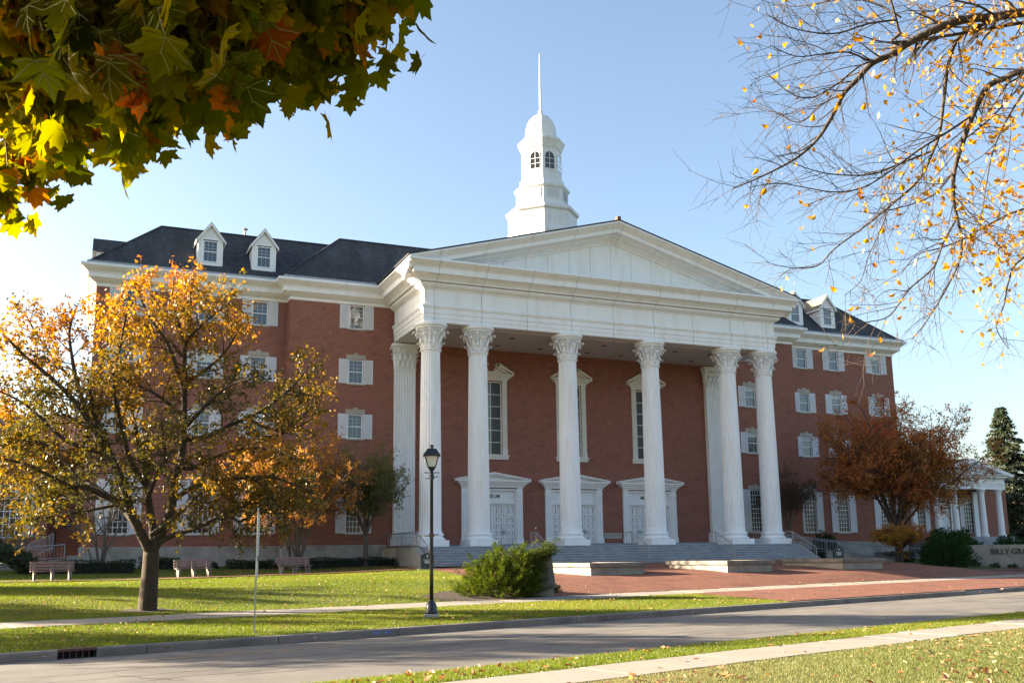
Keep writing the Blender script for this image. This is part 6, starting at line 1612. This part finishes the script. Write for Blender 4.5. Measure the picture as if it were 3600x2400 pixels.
def blades(name, P, h, w, rs, tl, th, fine=True, mat=None):
    n = len(P); a = rs.uniform(0,6.283,n); hh = h*(.55+.9*rs.random(n)); ww = w*(.7+.6*rs.random(n))
    ln = rs.normal(size=(n,2))*.42*hh[:,None]
    dx = np.stack([np.cos(a)*ww, np.sin(a)*ww, np.zeros(n)], 1)
    mid = P + np.stack([ln[:,0]*.35, ln[:,1]*.35, hh*.6], 1); tip = P + np.stack([ln[:,0], ln[:,1], hh], 1)
    if not fine:
        i = np.arange(n)*3
        return tag(fast(name, np.stack([P-dx, P+dx, tip], 1).reshape(-1,3), np.stack([i,i+1,i+2],1), M['blade'], None, np.clip(tints(P, rs, tl, th, .5, .45), 0, 1)), kind='stuff')
    V = np.stack([P-dx, P+dx, mid+dx*.6, mid-dx*.6, tip], 1).reshape(-1,3)
    i = np.arange(n)*5
    F = np.stack([np.stack([i,i+1,i+2],1), np.stack([i,i+2,i+3],1), np.stack([i+3,i+2,i+4],1)], 1).reshape(-1,3)
    tn = np.clip(tints(P, rs, tl, th, .5, .45), 0, 1)
    return tag(fast(name, V, F, mat or M['blade'], None, np.repeat(tn, 3)), kind='stuff')
rs = np.random.RandomState(5)
blades('near_grass', scatter(rs, -40, -14, -43.5, -36.0, 2300), .034, .0036, rs, .1, 1.0, True, M['blade_dry'])
blades('near_verge_grass', scatter(rs, -41, -8, -34.72, -32.95, 1700), .042, .0042, rs, .05, .85)
blades('verge_grass', scatter(rs, -44, -15, -25.54, -19.9, 1100, verge_holes), .04, .0055, rs, .05, .85, False)
blades('lawn_grass', scatter(rs, -42, 14, -18.0, -4, 700, lawn_holes), .04, .007, rs, .0, .8, False)
blades('lawn_grass', scatter(rs, -42, 40, -4, 14, 220, lawn_holes), .045, .012, rs, .0, .8, False)

def fallen_mesh(seed):
    rs = random.Random(seed); out = [(-.5,0),(-.2,.30),(.12,.34),(.5,.06),(.62,0),(.5,-.08),(.12,-.33),(-.2,-.28)]
    k1, k2 = rs.uniform(.3,.9), rs.uniform(.2,.7)
    V = [(0,0,.02)]+[(x,y,k1*abs(y)+k2*x*x*.6) for x, y in out]; F = [(0,1+i,1+(i+1)%8) for i in range(8)]
    me = bpy.data.meshes.new('fallen_leaf'); me.from_pydata(V, [], F); me.update(); me.materials.append(L['fallen_one']); return me
fm = [fallen_mesh(s) for s in range(5)]
def clumped(P, rs, k):
    v = np.zeros(len(P))
    for _ in range(4): w = rs.normal(size=2)*.7; v += np.sin(P[:,:2]@w+rs.uniform(0,6))
    return P[(rs.random(len(P)) < np.clip(.5+.25*v, .08, 1)*k)]
near = np.concatenate([clumped(scatter(rs, -40, -14, -43, -36.05, 13), rs, 1), clumped(scatter(rs, -41, -10, -34.7, -33.0, 10), rs, 1)])
near = near[np.argsort(np.linalg.norm(near-np.array(CAM), axis=1))]
for k, p in enumerate(near[:280]):
    ob = link('fallen_leaf', fm[k % 5], None, (p[0], p[1], p[2]+.035), rot=(rs.normal()*.35, rs.normal()*.35, rs.uniform(0,6.28)))
    s = .07+.075*rs.random(); ob.scale = (s, s*.85, s)
    tag(ob, 'dry curled leaf lying on the grass of the near side of the road', 'leaf', 'fallen leaves on the near grass')
mess = [near[280:],
        clumped(scatter(rs, -44, -16, -25.4, -19.9, 8.0), rs, 1), clumped(scatter(rs, -44, 12, -18, -4, 3.2, lambda P: poly_in(P, plaza_poly)), rs, 1),
        clumped(scatter(rs, -24, 8, 2, 10, 42, lambda P: (np.abs(P[:,0])<13.9)|(P[:,1] > 5.3)|(P[:,0] > 20)), rs, 1), clumped(scatter(rs, -20, 40, -25.4, -14, 1.0), rs, 1), clumped(scatter(rs, -44, 6, -25.95, -25.76, 9), rs, 1)-np.array([0,0,.12]),
        clumped(scatter(rs, -44, 20, -19.8, -18.1, .8), rs, 1), clumped(scatter(rs, -40, -12, -36, -34.8, 1.2), rs, 1)]
P = np.concatenate(mess); n = len(P); P = P + np.array([0,0,.045])
V, F = leaf_quads(P, .11, rs, .0, .5, .7)
# lay them down
q = V.reshape(-1,4,3); q[:,:,2] = P[:,None,2] + (q[:,:,2]-P[:,None,2])*.35; V = q.reshape(-1,3)
tag(fast('fallen_leaves', V, F, L['fallen'], None, np.repeat(rs.random(n), 2)), kind='stuff')

# lettering as plain meshes
dg = bpy.context.evaluated_depsgraph_get()
for o in [o for o in scene.objects if o.type == 'FONT']:
    me = bpy.data.meshes.new_from_object(o.evaluated_get(dg)); n = link('lettering', me, o.parent, o.location, rot=o.rotation_euler.copy()); n.scale = o.scale
    bpy.data.objects.remove(o)
